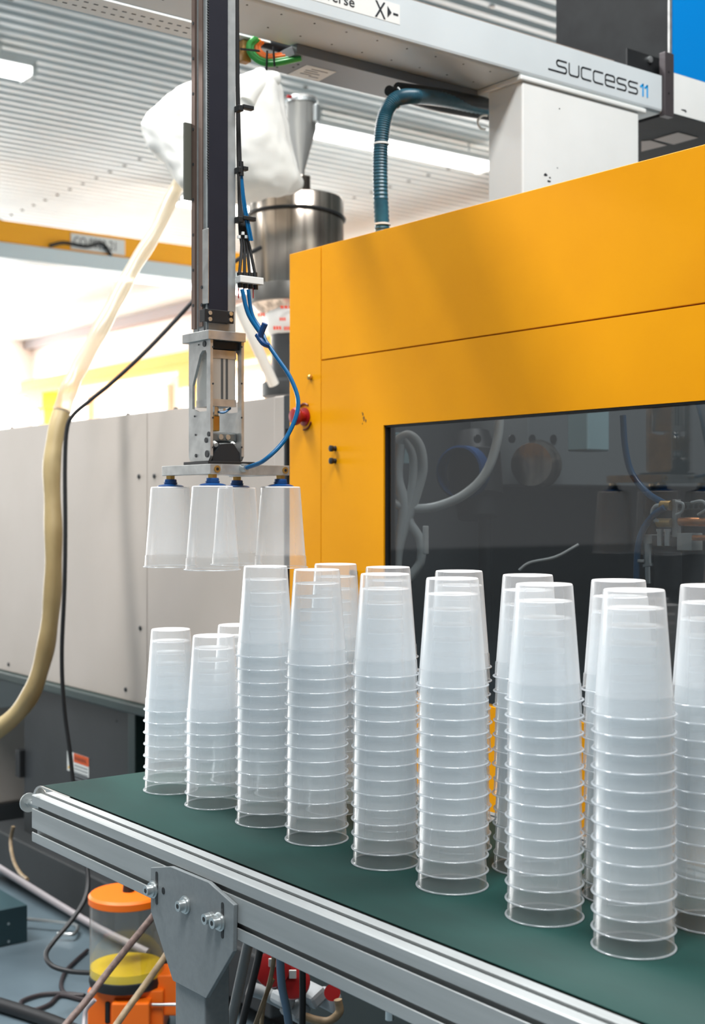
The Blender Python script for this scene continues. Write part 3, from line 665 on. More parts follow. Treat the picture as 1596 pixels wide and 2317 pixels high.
# corrugated blue-green hose and black bundle
hs = thing('corrugated_hose', 'blue-green corrugated hose dropping from the drive box behind the yellow machine', 'hose', atZ(862, 515, 3.0))
tealm = mat('teal_corrugated', S(42, 92, 108), 0.35, 0, S(30, 70, 86), 30)
cor = lambda i, n: 1.0 + (0.07 if i % 2 else -0.03)
m = MB(); m.tube([atZ(1104, 248, 3.35), atZ(1000, 225, 3.15), atZ(935, 218, 3.02), atZ(895, 226, 2.98), atZ(872, 262, 2.98), atZ(862, 330, 2.98), atZ(861, 420, 2.98), atZ(866, 540, 2.98), atZ(868, 640, 2.98)], 0.0165, seg=14, sub=26, mod=cor)
m.build('hose', tealm, hs, smooth=True)
m = MB(); m.tube([atZ(1104, 262, 3.36), atZ(1000, 243, 3.2), atZ(930, 224, 3.08), atZ(880, 205, 3.0)], 0.012, seg=12).tube([atZ(1104, 235, 3.3), atZ(1000, 214, 3.16), atZ(900, 200, 3.04)], 0.014, seg=12)
m.build('black_hose', rubber, hs, smooth=True)
for px, py, wv in ((863, 326, 1), (866, 508, 1)):
    c = atZ(px, py, 2.98); MB().cyl(c - EZ * 0.002, c + EZ * 0.002, 0.0186, seg=20).build('hose_clip', offwhite, hs, smooth=True)
c = atZ(900, 222, 3.0); q0 = [c + Vector((CS * math.cos(t) * 0.008, -SN * math.cos(t) * 0.008 - 0.022 * math.cos(t) * 0, 0.024 * math.sin(t))) - ray(900, 222) * 0.02 for t in [i * 0.628 - 1.57 for i in range(6)]]
MB().tube(q0, 0.0015, seg=6, sub=3).build('hose_clip', offwhite, hs, smooth=True)
rg = atZ(1098, 277, 3.3); MB().tube([rg + Vector((CS, -SN, 0)) * 0.018 * math.cos(t) + EZ * 0.018 * math.sin(t) for t in [1.2 + i * 0.6 for i in range(7)]], 0.003, seg=8, sub=3).build('hose_ring', offwhite, hs, smooth=True)
# control cabinet at the beam's end
XC = onY(1519, 200, YB - 0.002).x; zc0_ = CAMZ + 0.2785 * 1.645 * 2.248; zbl = CAMZ + 0.3075 * 1.645 * 2.248
kb = thing('robot_cabinet', 'large black-sided cabinet with blue and white front at the beam end', 'cabinet', (XC + 0.2, 2.45, zc0_))
MB().box((XC, YB - 0.001, zc0_), (XC + 0.5, 2.66, 3.0)).build('cabinet_body', mat('cabinet_black', S(14, 16, 18), 0.6, 0, S(24, 27, 28), 14.0, bump=0.1, spec=0.2), kb)
MB().box((XC + 0.003, YB - 0.006, zbl), (XC + 0.5, YB - 0.0015, 3.0)).build('blue_panel', bluep, kb)
wp = MB().box((XC + 0.003, YB - 0.006, zc0_ + 0.001), (XC + 0.5, YB - 0.0015, zbl - 0.0005)).build('white_panel', offwhite, kb)
MB().box((XC - 0.008, YB - 0.004, zbl + 0.02), (XC + 0.001, YB + 0.002, 3.0)).build('edge_strip', alu_b, kb)
bz1 = onY(1512, 118, YB - 0.01).z; bz0 = onY(1512, 262, YB - 0.01).z
br = MB().box((XE + 0.002, YB - 0.010, bz0), (XC + 0.002, YB + 0.01, bz1), 0.001).build('end_bracket', mat('bracket_dark', S(78, 72, 74), 0.45, 0.4), kb)
MB().box((XE - 0.10, YB + 0.03, zt), (XE + 0.03, YB + 0.034, bz1 - 0.002)).build('bracket_plate', blackp, kb)
c = onY(1470, 135, YB + 0.03); MB().cyl(c, c - EY * 0.005, 0.0085, seg=20).build('bracket_screw', zinc, kb, smooth=True)
for py in (163, 211):
    c = onY(1514, py, YB - 0.010); MB().cyl(c, c - EY * 0.0008, 0.0028, seg=10).build('screw_hole', blackp, br)
a = onY(1550, 252, YB - 0.007); MB().prism([a + Vector((-0.013, 0, 0.002)), a + Vector((0.003, 0, 0.001)), a + Vector((0.003, 0, -0.002)), a + Vector((0.009, 0, 0.001)), a + Vector((0.003, 0, 0.005)), a + Vector((-0.013, 0, 0.0035))], (0, 0.001, 0)).build('arrow_mark', ink, wp)
for q4 in (((1480, 316), (1535, 300), (1580, 312), (1525, 327)), ((1452, 320), (1472, 318), (1510, 329), (1452, 343))):
    MB().prism([onH(x, y, zc0_ - 0.001) for x, y in q4], (0, 0, 0.0008)).build('sticker', mat('beige_sticker', S(185, 170, 160), 0.5), kb)

# ------------------------------------------------------------------ yellow injection moulding machine
XM = 1.763; TH = 0.003
def hz_(s): return CAMZ + s * 1.2595 * XM
ztop = hz_(0.2652); zmid = hz_(0.1489); zwt = hz_(0.078); zwb = hz_(-0.1735); zlow = 0.72
ye = 1.4425 * XM; ysm = ypos(727, XM); ywl = ypos(868, XM); yn = 0.25
mc = thing('moulding_machine', 'large yellow injection moulding machine with a dark viewing window', 'machine', (2.4, 1.4, 0))
MB().box((XM, ysm + 0.0012, zlow), (XM + 0.03, ye, ztop), 0.0012).build('end_panel', yellow, mc)
MB().box((XM, yn, zmid + 0.0012), (XM + 0.03, ysm - 0.0012, ztop), 0.0012).build('upper_panel', yellow, mc)
# door panel with window opening
dp = MB(); dp.box((XM, ywl, zlow), (XM + 0.03, ysm - 0.0012, zmid - 0.0012)).box((XM, yn, zwt), (XM + 0.03, ywl, zmid - 0.0012)).box((XM, yn, zlow), (XM + 0.03, ywl, zwb))
dpo = dp.build('door_panel', yellow, mc)
m = MB(); m.box((XM + 0.004, ywl - 0.004, zwb), (XM + 0.03, ywl, zwt)).box((XM + 0.004, yn, zwt - 0.004), (XM + 0.03, ywl, zwt)); m.build('window_gasket', blackp, mc)
MB().box((XM + 0.010, yn, zwb), (XM + 0.015, ywl - 0.003, zwt - 0.002)).build('window_pane', glass, mc)
m = MB(); m.box((XM + 0.032, yn, 0.8), (XM + 0.05, ywl + 0.3, 0.9)); m.build('lower_runner', zinc, mc)
blackin = mat('inner_dark', S(70, 74, 76), 0.6, 0, S(60, 64, 66), 3)
hb = MB(); hb.box((2.95, 0.25, 0.2), (3.0, ye, 1.62)).box((XM + 0.031, ye - 0.03, 0.2), (3.0, ye - 0.002, ztop - 0.01)).box((XM + 0.031, 0.25, 0.2), (3.0, ye, 0.75)).build('inner_housing', blackin, mc)
MB().box((XM + 0.031, 0.25, ztop - 0.03), (XM + 0.10, ye, ztop - 0.004)).build('top_cover', yellow, mc)
MB().box((XM + 0.02, 0.2, 0.0), (3.0, ye, zlow - 0.002), 0.004).build('machine_bed', mat('bed_dark_green', S(36, 46, 46), 0.5), mc)
# seams are gaps; knobs, e-stop
eb = onX(690, 943, XM)
es = MB().lathe([(0.0, 0.0), (0.021, 0.0), (0.021, 0.003), (0.012, 0.004), (0.012, 0.018), (0.019, 0.020), (0.021, 0.026), (0.017, 0.033), (0.0, 0.036)], eb, seg=28, ax=(-1, 0, 0)).build('emergency_stop', redp, mc, smooth=True)
m = MB()
for t0 in (-0.9, 0.2, 1.3):
    for sg in (1, -1): pass
m.tube([eb + Vector((-0.002, 0.030 * math.cos(t), 0.030 * math.sin(t))) for t in [0.9 + i * 0.3 for i in range(5)]], 0.0022, seg=6, sub=3)
m.tube([eb + Vector((-0.002, 0.030 * math.cos(t), 0.030 * math.sin(t))) for t in [3.6 + i * 0.3 for i in range(5)]], 0.0022, seg=6, sub=3)
m.build('stop_guard', mat('dark_red_brown', S(110, 40, 15), 0.5), es, smooth=True)
for px, py in ((759, 1015), (759, 1043), (806, 1296)):
    c = onX(px, py, XM); MB().lathe([(0, 0), (0.006, 0), (0.005, 0.006), (0.007, 0.008), (0.007, 0.014), (0.0, 0.016)], c, seg=18, ax=(-1, 0, 0)).build('latch_knob', blackp, mc, smooth=True)
c = onX(704, 854, XM); MB().lathe([(0, 0), (0.006, 0), (0.006, 0.006), (0.003, 0.009), (0, 0.009)], c, seg=16, ax=(-1, 0, 0)).build('key_lock', brass, mc, smooth=True)
m = MB(); c = onX(824, 946, XM)
for dy, dz, s3 in ((0, 0, 6), (0.004, 0.008, 4), (-0.006, -0.006, 4), (0.005, -0.012, 2), (0.006, 0.012, 2)):
    m.prism([c + Vector((-0.0004, dy + s3 * 0.0008 * math.cos(t) * random.uniform(.4, 1), dz + s3 * 0.0012 * math.sin(t) * random.uniform(.4, 1))) for t in [i * 0.628 for i in range(10)]], (0.0006, 0, 0))
m.build('scuff_mark', mat('scuff', S(120, 80, 20), 0.7), mc)
# inside the machine
pl = MB().box((2.20, 2.20, 1.42), (2.93, 2.40, ztop - 0.055), 0.004).build('fixed_platen', mat('platen_grey', S(120, 126, 128), 0.45, 0.3), mc)
for px in (1080, 1125, 1158, 1204, 1252):
    c = onY(px, 993, 2.20); MB().cyl(c + EY * 0.001, c - EY * 0.003, 0.010, seg=16).build('platen_bolt', blackp, mc, smooth=True)
nz = MB(); a = atZ(1075, 1075, 3.05); nz.lathe([(0, -0.10), (0.045, -0.10), (0.05, -0.06), (0.062, -0.05), (0.062, 0.05), (0.052, 0.055), (0.04, 0.10), (0, 0.10)], a, seg=24, ax=(0.1, 0.2, 1)).build('injection_nozzle', blackp, mc, smooth=True)
nz = MB(); nz.lathe([(0.055, -0.02), (0.06, -0.018), (0.06, 0.018), (0.055, 0.02)], atZ(1048, 1068, 2.99), seg=24, ax=(1, 0.3, 0)).build('heater_band', bluesuc, mc, smooth=True)
MB().cyl(atZ(1097, 1150, 3.05), atZ(1100, 1450, 3.05), 0.016, seg=16).build('support_post', blackp, mc, smooth=True)
whh = mat('white_hose', S(205, 210, 208), 0.4)
for pts, r in (([(895, 1000), (925, 985), (950, 1010), (957, 1060), (945, 1110), (925, 1170), (905, 1230), (885, 1330)], 0.011),
               ([(915, 990), (935, 1030), (935, 1090), (925, 1170), (950, 1220), (952, 1270), (925, 1310)], 0.010),
               ([(1132, 935), (1125, 1000), (1100, 1070), (1050, 1120), (980, 1148), (920, 1148), (870, 1130)], 0.010),
               ([(905, 1005), (900, 1080), (915, 1150), (900, 1250), (893, 1330)], 0.012)):
    MB().tube([atZ(x, y, 2.85) for x, y in pts], r, seg=12).build('white_hose', whh, mc, smooth=True)
MB().box(atZ(962, 1222, 2.8) - Vector((.004, .004, .03)), atZ(962, 1222, 2.8) + Vector((.008, .004, .03)), 0.002).build('cable_strip', paper, mc)
MB().box(atZ(895, 1015, 2.95) - Vector((.025, .02, .035)), atZ(895, 1015, 2.95) + Vector((.025, .02, .035)), 0.003).build('hose_block', mat('pale_teal', S(150, 180, 185), 0.4), mc)
MB().box(atZ(1332, 975, 2.9) - Vector((.035, .03, .045)), atZ(1332, 975, 2.9) + Vector((.035, .03, .045)), 0.004).build('valve_box', mat('pale_teal', S(150, 180, 185), 0.4), mc)
MB().cyl(atZ(1340, 925, 2.9), atZ(1340, 950, 2.9), 0.014, seg=14).build('valve_stem', whh, mc, smooth=True)
MB().lathe([(0, -0.05), (0.05, -0.04), (0.06, 0), (0.05, 0.04), (0, 0.05)], atZ(1215, 1052, 3.1), seg=20, ax=(1, 0.5, 0)).build('ejector_cap', steel, mc, smooth=True)
MB().tube([atZ(x, y, 2.8) for x, y in ((1175, 1290), (1200, 1273), (1258, 1260), (1310, 1232))], 0.003, seg=8).build('wire', whh, mc, smooth=True)
# water manifold, seen sharp behind the pane
mf = thing('water_manifold', 'cooling water manifold with valves and blue hose behind the viewing window', 'manifold', onX(1500, 1330, 1.86))
XV = 1.86
def VX(px, py, X=XV): return onX(px, py, X)
def vbox(px0, py0, px1, py1, dx, name, mt, X=XV, bev=0.001):
    a = VX(px0, py1, X); b = VX(px1, py0, X); MB().box((X, min(a.y, b.y), a.z), (X + dx, max(a.y, b.y), b.z), bev).build(name, mt, mf)
vbox(1521, 1130, 1532, 1215, 0.012, 'bracket_plate', alu_b)
vbox(1532, 1136, 1640, 1154, 0.02, 'drilled_bar', mat('bar_grey', S(110, 114, 110), 0.5, 0.3), XV + 0.004)
for k in range(6):
    c = VX(1540 + k * 12, 1146, XV + 0.004); MB().cyl(c, c - EX * 0.0008, 0.004, seg=12).build('bar_hole', blackp, mf)
MB().cyl(VX(1498, 1144), VX(1521, 1144), 0.009, seg=14).build('brass_fitting', brass, mf, smooth=True)
MB().cyl(VX(1490, 1183), VX(1521, 1183), 0.008, seg=14).build('brass_fitting', brass, mf, smooth=True)
MB().cyl(VX(1540, 1180), VX(1650, 1182), 0.008, seg=14).build('copper_pipe', copper, mf, smooth=True)
MB().cyl(VX(1570, 1217), VX(1650, 1217), 0.005, seg=14).build('copper_pipe', copper, mf, smooth=True)
vbox(1532, 1207, 1566, 1245, 0.03, 'valve_block', mat('valve_grey', S(200, 202, 198), 0.45)); vbox(1456, 1210, 1473, 1230, 0.02, 'elbow_block', mat('valve_grey', S(200, 202, 198), 0.45))
vbox(1473, 1212, 1532, 1236, 0.03, 'valve_body', mat('valve_dark', S(80, 84, 86), 0.4, 0.3), XV + 0.004)
for px in (1494, 1511):
    MB().cyl(VX(px, 1235, XV - 0.004), VX(px, 1198, XV - 0.004), 0.005, seg=12).build('valve_stem', zinc, mf, smooth=True)
    MB().cyl(VX(px, 1203, XV - 0.004), VX(px, 1197, XV - 0.004), 0.0065, seg=12).build('valve_cap', zinc, mf, smooth=True)
for a_, b_, r in ((1230, 1256, 0.007), (1256, 1276, 0.0075), (1276, 1282, 0.010), (1282, 1320, 0.0055)):
    MB().cyl(VX(1466, a_), VX(1467, b_), r, seg=14).build('pipe_fitting', zinc, mf, smooth=True)
MB().tube([VX(x, y, XV - 0.008) for x, y in ((1441, 1320), (1442, 1270), (1446, 1230), (1458, 1195), (1478, 1168), (1505, 1148))], 0.006, seg=12).build('blue_hose', bluetube, mf, smooth=True)
MB().tube([VX(x, y, XV - 0.004) for x, y in ((1498, 1144), (1484, 1146), (1477, 1160), (1482, 1176), (1494, 1181))], 0.004, seg=10).build('grey_hose', whh, mf, smooth=True)
MB().tube([VX(x, y, XV + 0.01) for x, y in ((1410, 940), (1415, 1010), (1430, 1070), (1465, 1115), (1505, 1140))], 0.006, seg=10).build('blue_hose', bluetube, mf, smooth=True)
MB().tube([VX(x, y, XV - 0.004) for x, y in ((1530, 1135), (1546, 1140), (1544, 1158), (1530, 1165))], 0.0025, seg=8).tube([VX(x, y, XV - 0.004) for x, y in ((1565, 1137), (1590, 1134), (1600, 1150), (1580, 1165))], 0.0025, seg=8).build('grey_wire', whh, mf, smooth=True)
vbox(1438, 1266, 1456, 1272, 0.004, 'cable_tie', paper, XV - 0.012)
MB().cyl(VX(1512, 1330, XV + 0.05), VX(1512, 1250, XV + 0.05), 0.025, seg=16).cyl(VX(1512, 1330, XV + 0.05) - EZ * 0.3, VX(1512, 1330, XV + 0.05), 0.02, seg=16).build('manifold_post', darkgrey, mf, smooth=True)

# ------------------------------------------------------------------ beige injection unit housing
XQ = 1.95
def hq(s): return CAMZ + s * 1.2595 * XQ
bu = thing('injection_unit_housing', 'beige panelled housing with dark grey base behind the conveyor end', 'machine', (2.4, 4.5, 0))
yA = ypos(333, XQ); yR = ypos(622, XQ); yR2 = ypos(648, XQ)
zq1 = hq(0.1168); zq0 = hq(-0.2447)
P1 = MB().box((XQ, yA + 0.0015, zq0), (XQ + 0.03, 6.6, zq1), 0.001).build('side_panel', beige, bu)
P2 = MB().box((XQ, yR, zq0), (XQ + 0.03, yA - 0.0015, zq1), 0.001).build('side_panel', beige, bu)
MB().box((XQ - 0.004, yR2, zq0), (XQ + 0.03, yR - 0.001, zq1 + 0.002), 0.004).build('corner_post', beige, bu)
MB().box((XQ + 0.03, yR2, zq0), (3.1, 6.6, zq1 - 0.01)).build('housing_core', beige, bu)
for px, py in ((315, 1078), (350, 1077), (318, 1421), (285, 1560), (20, 1503), (343, 1421)):
    if px == 343: continue
    c = onX(px, py, XQ); MB().lathe([(0, 0), (0.0075, 0), (0.006, 0.004), (0, 0.006)], c, seg=16, ax=(-1, 0, 0)).build('panel_screw', darkgrey, bu, smooth=True)
for px in (27, 290, 398): 
    c = onX(px, 1147 - 0.1168 * (px + 1500) - 1, XQ + 0.01); MB().lathe([(0, 0), (0.007, 0), (0.006, 0.005), (0, 0.007)], (c.x, c.y, zq1), seg=12).build('panel_screw', darkgrey, bu, smooth=True)
MB().box((XQ - 0.02, yR2, zq0 - 0.034), (XQ + 0.03, 6.6, zq0 - 0.001), 0.006).build('base_trim', trimgreen, bu)
yL = ypos(54, XQ + 0.02); yP = ypos(308, XQ + 0.02)
cb_ = MB().box((XQ + 0.02, yP, 0.15), (2.6, yL, zq0 - 0.036), 0.003).build('base_cabinet', darkgrey, bu)
MB().box((XQ - 0.01, yP - 0.05, 0.1), (XQ + 0.05, yP - 0.002, zq0 - 0.035), 0.003).build('base_post', trimgreen, bu)
MB().box((XQ + 0.03, yR2, 0.1), (2.6, yP - 0.05, zq0 - 0.036), 0.003).build('base_cabinet', darkgrey, bu)
c = onX(263, 1632, XQ + 0.02); MB().cyl(c, c - EX * 0.001, 0.004, seg=10).build('cabinet_screw', blackp, bu)
a = onX(42, 1722, XQ); MB().box((a.x, a.y - 0.01, a.z - 0.06), (a.x + 0.03, a.y + 0.03, a.z + 0.04), 0.003).build('cabinet_hinge', blackp, bu)
# warning label
XL = XQ + 0.0188
a = onX(152, 1704, XL); b = onX(201, 1752, XL)
wl = MB().box((XL, b.y, b.z - 0.012), (XL + 0.0011, a.y, a.z + 0.008)).build('warning_label', paper, bu)
ym_ = onX(167, 1700, XL).y
MB().box((XL - 0.0006, b.y, a.z - 0.022), (XL, ym_, a.z + 0.008)).build('label_header', mat('warning_orange', S(215, 85, 20), 0.5), wl)
m = MB()
for k in range(5): m.box((XL - 0.0006, b.y + 0.008, a.z - 0.034 - k * 0.011), (XL, ym_ - 0.006, a.z - 0.030 - k * 0.011))
m.build('label_print', mat('grey_print', S(120, 124, 126), 0.6), wl)
MB().prism([(XL - 0.0006, ym_ + 0.006, a.z - 0.05), (XL - 0.0006, a.y - 0.004, a.z - 0.05), (XL - 0.0006, (ym_ + a.y) / 2, a.z - 0.03)], (0.0006, 0, 0)).build('warning_triangle', mat('warning_yellow', S(235, 180, 30), 0.5), wl)
text('WARNING', (XL - 0.0009, ym_ - 0.006, a.z - 0.014), 0.019, ink, wl, rot=(math.pi / 2, 0, -math.pi / 2), ext=0.0001)
# bed flange on the floor
MB().box((1.90, yR2, 0.055), (2.6, 4.72, 0.20), 0.006).build('bed_flange', darkgrey, bu)
MB().box((1.98, yR2, 0.0), (2.6, 4.72, 0.06)).build('bed_foot', blackp, bu)
# dark gap filler rod beside the yellow end panel
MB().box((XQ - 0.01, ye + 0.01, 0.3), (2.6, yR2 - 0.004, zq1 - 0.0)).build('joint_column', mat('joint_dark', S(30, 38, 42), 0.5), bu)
a = onX(649, 1000, 1.93); MB().cyl((a.x, a.y, CAMZ - 0.25), (a.x, a.y, CAMZ + 0.20), 0.007, seg=14).build('grey_rod', darkgrey, bu, smooth=True)

# neighbouring machine blurred at the far left
nb = thing('far_machine', 'pale beige machine cabinet blurred at the far left, behind the dark base', 'machine', atZ(10, 1890, 5.6))
c = atZ(20, 1760, 5.6)
MB().box((c.x - 0.5, c.y, 0.12), (c.x + 0.8, c.y + 0.9, CAMZ - 0.67), 0.01).build('cabinet_body', beige, nb)
MB().box((c.x - 0.5, c.y - 0.02, 0.0), (c.x + 0.8, c.y + 0.9, 0.12)).build('plinth', darkgrey, nb)
MB().box((c.x - 0.1, c.y - 0.04, CAMZ - 0.84), (c.x + 0.1, c.y - 0.0, CAMZ - 0.72), 0.01).build('panel_lip', offwhite, nb)

# ------------------------------------------------------------------ hopper group above the housing
hx, hy = 0.701 * 3.62, 3.62; Zh = SN * hx + CS * hy; s4 = Zh / 3000
def zh(py): return CAMZ + (HY - py) * s4
hp = thing('steel_hopper', 'round brushed stainless steel material hopper behind the robot arm', 'hopper', (hx, hy, zh(690)))
R = 107 * s4
MB().lathe([(0, zh(452)), (R * 0.98, zh(452)), (R, zh(455)), (R, zh(655)), (R * 0.99, zh(657)), (R * 0.99, zh(688)), (R * 0.55, zh(735)), (R * 0.5, zh(900))], (hx, hy, 0), seg=64).build('hopper_shell', steel, hp, smooth=True)
MB().lathe([(R * 1.0, zh(652)), (R * 1.012, zh(655)), (R * 1.012, zh(690)), (R * 0.98, zh(692))], (hx, hy, 0), seg=64).build('bottom_band', mat('dull_steel', S(110, 108, 104), 0.4, 0.8), hp, smooth=True)
m = MB(); m.tube([Vector((hx + (R + 0.004) * math.cos(t), hy + (R + 0.004) * math.sin(t), zh(490) - 0.012 * max(0, math.cos(t + 0.3)))) for t in [i * math.pi / 12 for i in range(25)]], 0.0045, seg=8, sub=3); m.build('cable', rubber, hp, smooth=True)
m = MB(); cc = atZ(688, 420, Zh - 0.1); m.box(cc - Vector((.02, .012, .035)), cc + Vector((.02, .012, .035)), 0.006).cyl(cc + Vector((0.02, 0, -0.015)), cc + Vector((0.05, 0, -0.015)), 0.008, seg=10).build('lid_clamp', steel, hp)
m = MB().lathe([(0.0, zh(700)), (R * 0.62, zh(700)), (R * 0.5, zh(760)), (R * 0.5, zh(860)), (R * 0.7, zh(870)), (R * 0.7, zh(900)), (0, zh(900))], (hx - 0.02, hy - 0.02, 0), seg=24).build('throat', darkgrey, hp, smooth=True)
# plastic sack around the throat
m = MB(); n = 14
for k in range(n):
    pass
sk = MB().lathe([(0.105, zh(694)), (0.118, zh(700)), (0.122, zh(725)), (0.112, zh(752)), (0.098, zh(762))], (hx + 0.0, hy - 0.02, 0), seg=20).build('sack_wrap', paper, hp, smooth=True)
redink = mat('red_print', S(215, 60, 25), 0.6)
for px, py, w_, hh in ((592, 712, 16, 8), (648, 695, 26, 6), (640, 722, 14, 7), (628, 742, 18, 8), (650, 743, 14, 8)):
    cpt = atZ(px, py, Zh - 0.150); u = Vector((CS, -SN, 0))
    mm = MB()
    for j in range(3):
        q0 = cpt + u * (j - 1) * w_ * 0.34 * s4
        mm.prism([q0 - u * w_ * 0.13 * s4 - EZ * hh * .5 * s4, q0 + u * w_ * 0.13 * s4 - EZ * hh * .5 * s4, q0 + u * w_ * 0.10 * s4 + EZ * hh * .5 * s4, q0 - u * w_ * 0.16 * s4 + EZ * hh * .5 * s4], ray(px, py).normalized() * 0.002)
    mm.build('sack_print', redink, sk)
# pale diagonal chute tube
MB().tube([atZ(540, 690, Zh - 0.25), atZ(575, 770, Zh - 0.22), atZ(620, 870, Zh - 0.15)], 0.018, seg=12).build('feed_tube', mat('pale_tube', S(225, 222, 214), 0.4), hp, smooth=True)
# loader funnel
lx, ly = hx + 0.10, hy + 0.16; Zl = SN * lx + CS * ly
ld = thing('loader_funnel', 'small grey steel loader funnel with clamp ring between white bag and hopper', 'funnel', atZ(684, 385, Zl))
cx_, cy2 = atZ(682, 300, Zl).x, atZ(682, 300, Zl).y; sl = Zl / 3000
def zl(py): return CAMZ + (HY - py) * sl
MB().lathe([(0, zl(222)), (34 * sl, zl(222)), (36 * sl, zl(228)), (34 * sl, zl(232)), (34 * sl, zl(292)), (8 * sl, zl(385)), (8 * sl, zl(420))], (cx_, cy2, 0), seg=40).build('funnel_body', mat('funnel_grey', S(165, 165, 162), 0.35, 0.6), ld, smooth=True)
MB().lathe([(33 * sl, zl(236)), (37 * sl, zl(236)), (37 * sl, zl(229)), (33 * sl, zl(229))], (cx_, cy2, 0), seg=40).build('clamp_ring', zinc, ld, smooth=True)
MB().box(atZ(716, 256, Zl - 0.05) - Vector((.01, .01, .03)), atZ(716, 256, Zl - 0.05) + Vector((.01, .01, .03)), 0.004).build('clamp_latch', zinc, ld)
MB().box(atZ(655, 219, Zl - 0.06) - Vector((.008, .006, .005)), atZ(655, 219, Zl - 0.06) + Vector((.008, .006, .005)), 0.002).build('red_latch', redp, ld)

# white filter bag: a body swept around an outline given at one real distance
def bag():
    Zb = Zh - 0.28; mb = MB(); bm = mb.bm
    # sections along the horizontal: px, top py, bottom py, half depth
    sec = [(316, 282, 286, 0.008), (330, 262, 312, 0.035), (352, 243, 345, 0.06), (385, 220, 398, 0.085), (410, 202, 434, 0.10), (440, 186, 447, 0.125), (480, 180, 450, 0.14), (520, 176, 449, 0.15), (552, 166, 449, 0.155), (590, 160, 447, 0.15), (620, 172, 444, 0.135), (640, 205, 443, 0.115), (652, 265, 440, 0.09), (662, 345, 436, 0.07), (676, 395, 432, 0.04), (684, 412, 424, 0.01)]
    rings = []; n = 28
    for i, (px, a, b, d) in enumerate(sec):
        top = atZ(px, a, Zb); bot = atZ(px, b, Zb); c = (top + bot) / 2; hh = (top - bot).length / 2; r = ray(px, (a + b) / 2).copy(); r.z = 0; r.normalize(); ring = []
        for k in range(n):
            t = 2 * math.pi * k / n; cs, sn = math.cos(t), math.sin(t)
            e2 = 0.8; cu = math.copysign(abs(cs) ** e2, cs); su = math.copysign(abs(sn) ** e2, sn)
            fold = 1 + 0.05 * math.sin(3 * t + px * 0.035) + 0.03 * math.sin(7 * t + px * 0.07)
            ring.append(bm.verts.new(c + EZ * su * hh + r * cu * d * fold))
        rings.append(ring)
    for a, b in zip(rings, rings[1:]):
        for k in range(n): bm.faces.new((a[k], a[(k + 1) % n], b[(k + 1) % n], b[k]))
    bm.faces.new(rings[0][::-1]); bm.faces.new(rings[-1])
    return mb
bg = bag().build('filter_bag', whitecloth, smooth=True); tag(bg, 'large puffy white cloth filter bag hanging behind the robot arm', 'bag')
ss = bg.modifiers.new('sub', 'SUBSURF'); ss.levels = 2; ss.render_levels = 2
tx = bpy.data.textures.new('folds', 'CLOUDS'); tx.noise_scale = 0.12; tx.noise_depth = 2
dm = bg.modifiers.new('folds', 'DISPLACE'); dm.texture = tx; dm.strength = 0.05; dm.mid_level = 0.5
MB().tube([atZ(560, 230, Zh - 0.42), atZ(575, 205, Zh - 0.41), atZ(600, 185, Zh - 0.38), atZ(622, 178, Zh - 0.34)], 0.024, seg=12).build('bag_fold', whitecloth, bg, smooth=True)

# pale conveying hose, hanging from the bag down to the floor
hp_pts = [(412, 405, 4.3), (392, 440, 4.3), (355, 520, 4.25), (305, 600, 4.2), (262, 680, 4.15), (222, 755, 4.1), (180, 830, 4.08), (156, 880, 4.05), (140, 930, 4.05)]
hz1 = MB().tube([atZ(*p) for p in hp_pts], 0.026, seg=16, mod=lambda i, n: (0.82 + 0.25 * i / n + 0.05 * math.sin(i * 0.7))).build('conveying_hose', hoseclr, smooth=True)
tag(hz1, 'long pale dirty conveying hose sagging from the white bag to the floor', 'hose')
low = [(140, 930, 4.05), (125, 990, 4.02), (117, 1060, 4.0), (119, 1150, 3.98), (121, 1240, 3.96), (119, 1330, 3.95), (112, 1410, 3.94), (99, 1485, 3.93), (75, 1560, 3.92), (38, 1615, 3.92), (-20, 1660, 3.92), (-90, 1690, 3.92), (-200, 1760, 3.92), (-320, 1950, 3.92), (-380, 2180, 3.92)]
MB().tube([atZ(*p) for p in low], 0.0265, seg=16, mod=lambda i, n: (1.0 + 0.05 * math.sin(i * 0.5))).build('hose_lower_run', hosetan, hz1, smooth=True)
bcb = MB().tube([atZ(590, 560, 4.1), atZ(520, 600, 4.0), atZ(450, 668, 3.9), atZ(400, 722, 3.9), atZ(330, 795, 3.9), atZ(260, 860, 3.9), atZ(205, 905, 3.9), atZ(165, 940, 3.9), atZ(151, 975, 3.9), atZ(147, 1060, 3.9), atZ(148, 1200, 3.9), atZ(146, 1330, 3.9), atZ(140, 1480, 3.9), atZ(145, 1600, 3.88), atZ(158, 1700, 3.86), atZ(168, 1790, 3.84), atZ(185, 1900, 3.8), atZ(199, 1985, 3.75), atZ(192, 2035, 3.7), atZ(160, 2085, 3.65), atZ(122, 2130, 3.6), atZ(104, 2160, 3.55), atZ(118, 2185, 3.5), atZ(160, 2198, 3.48), atZ(215, 2202, 3.45)], 0.0065, seg=10).build('black_cable', rubber, smooth=True)
tag(bcb, 'thin black cable hanging down the beige panels beside the pale hose', 'cable')

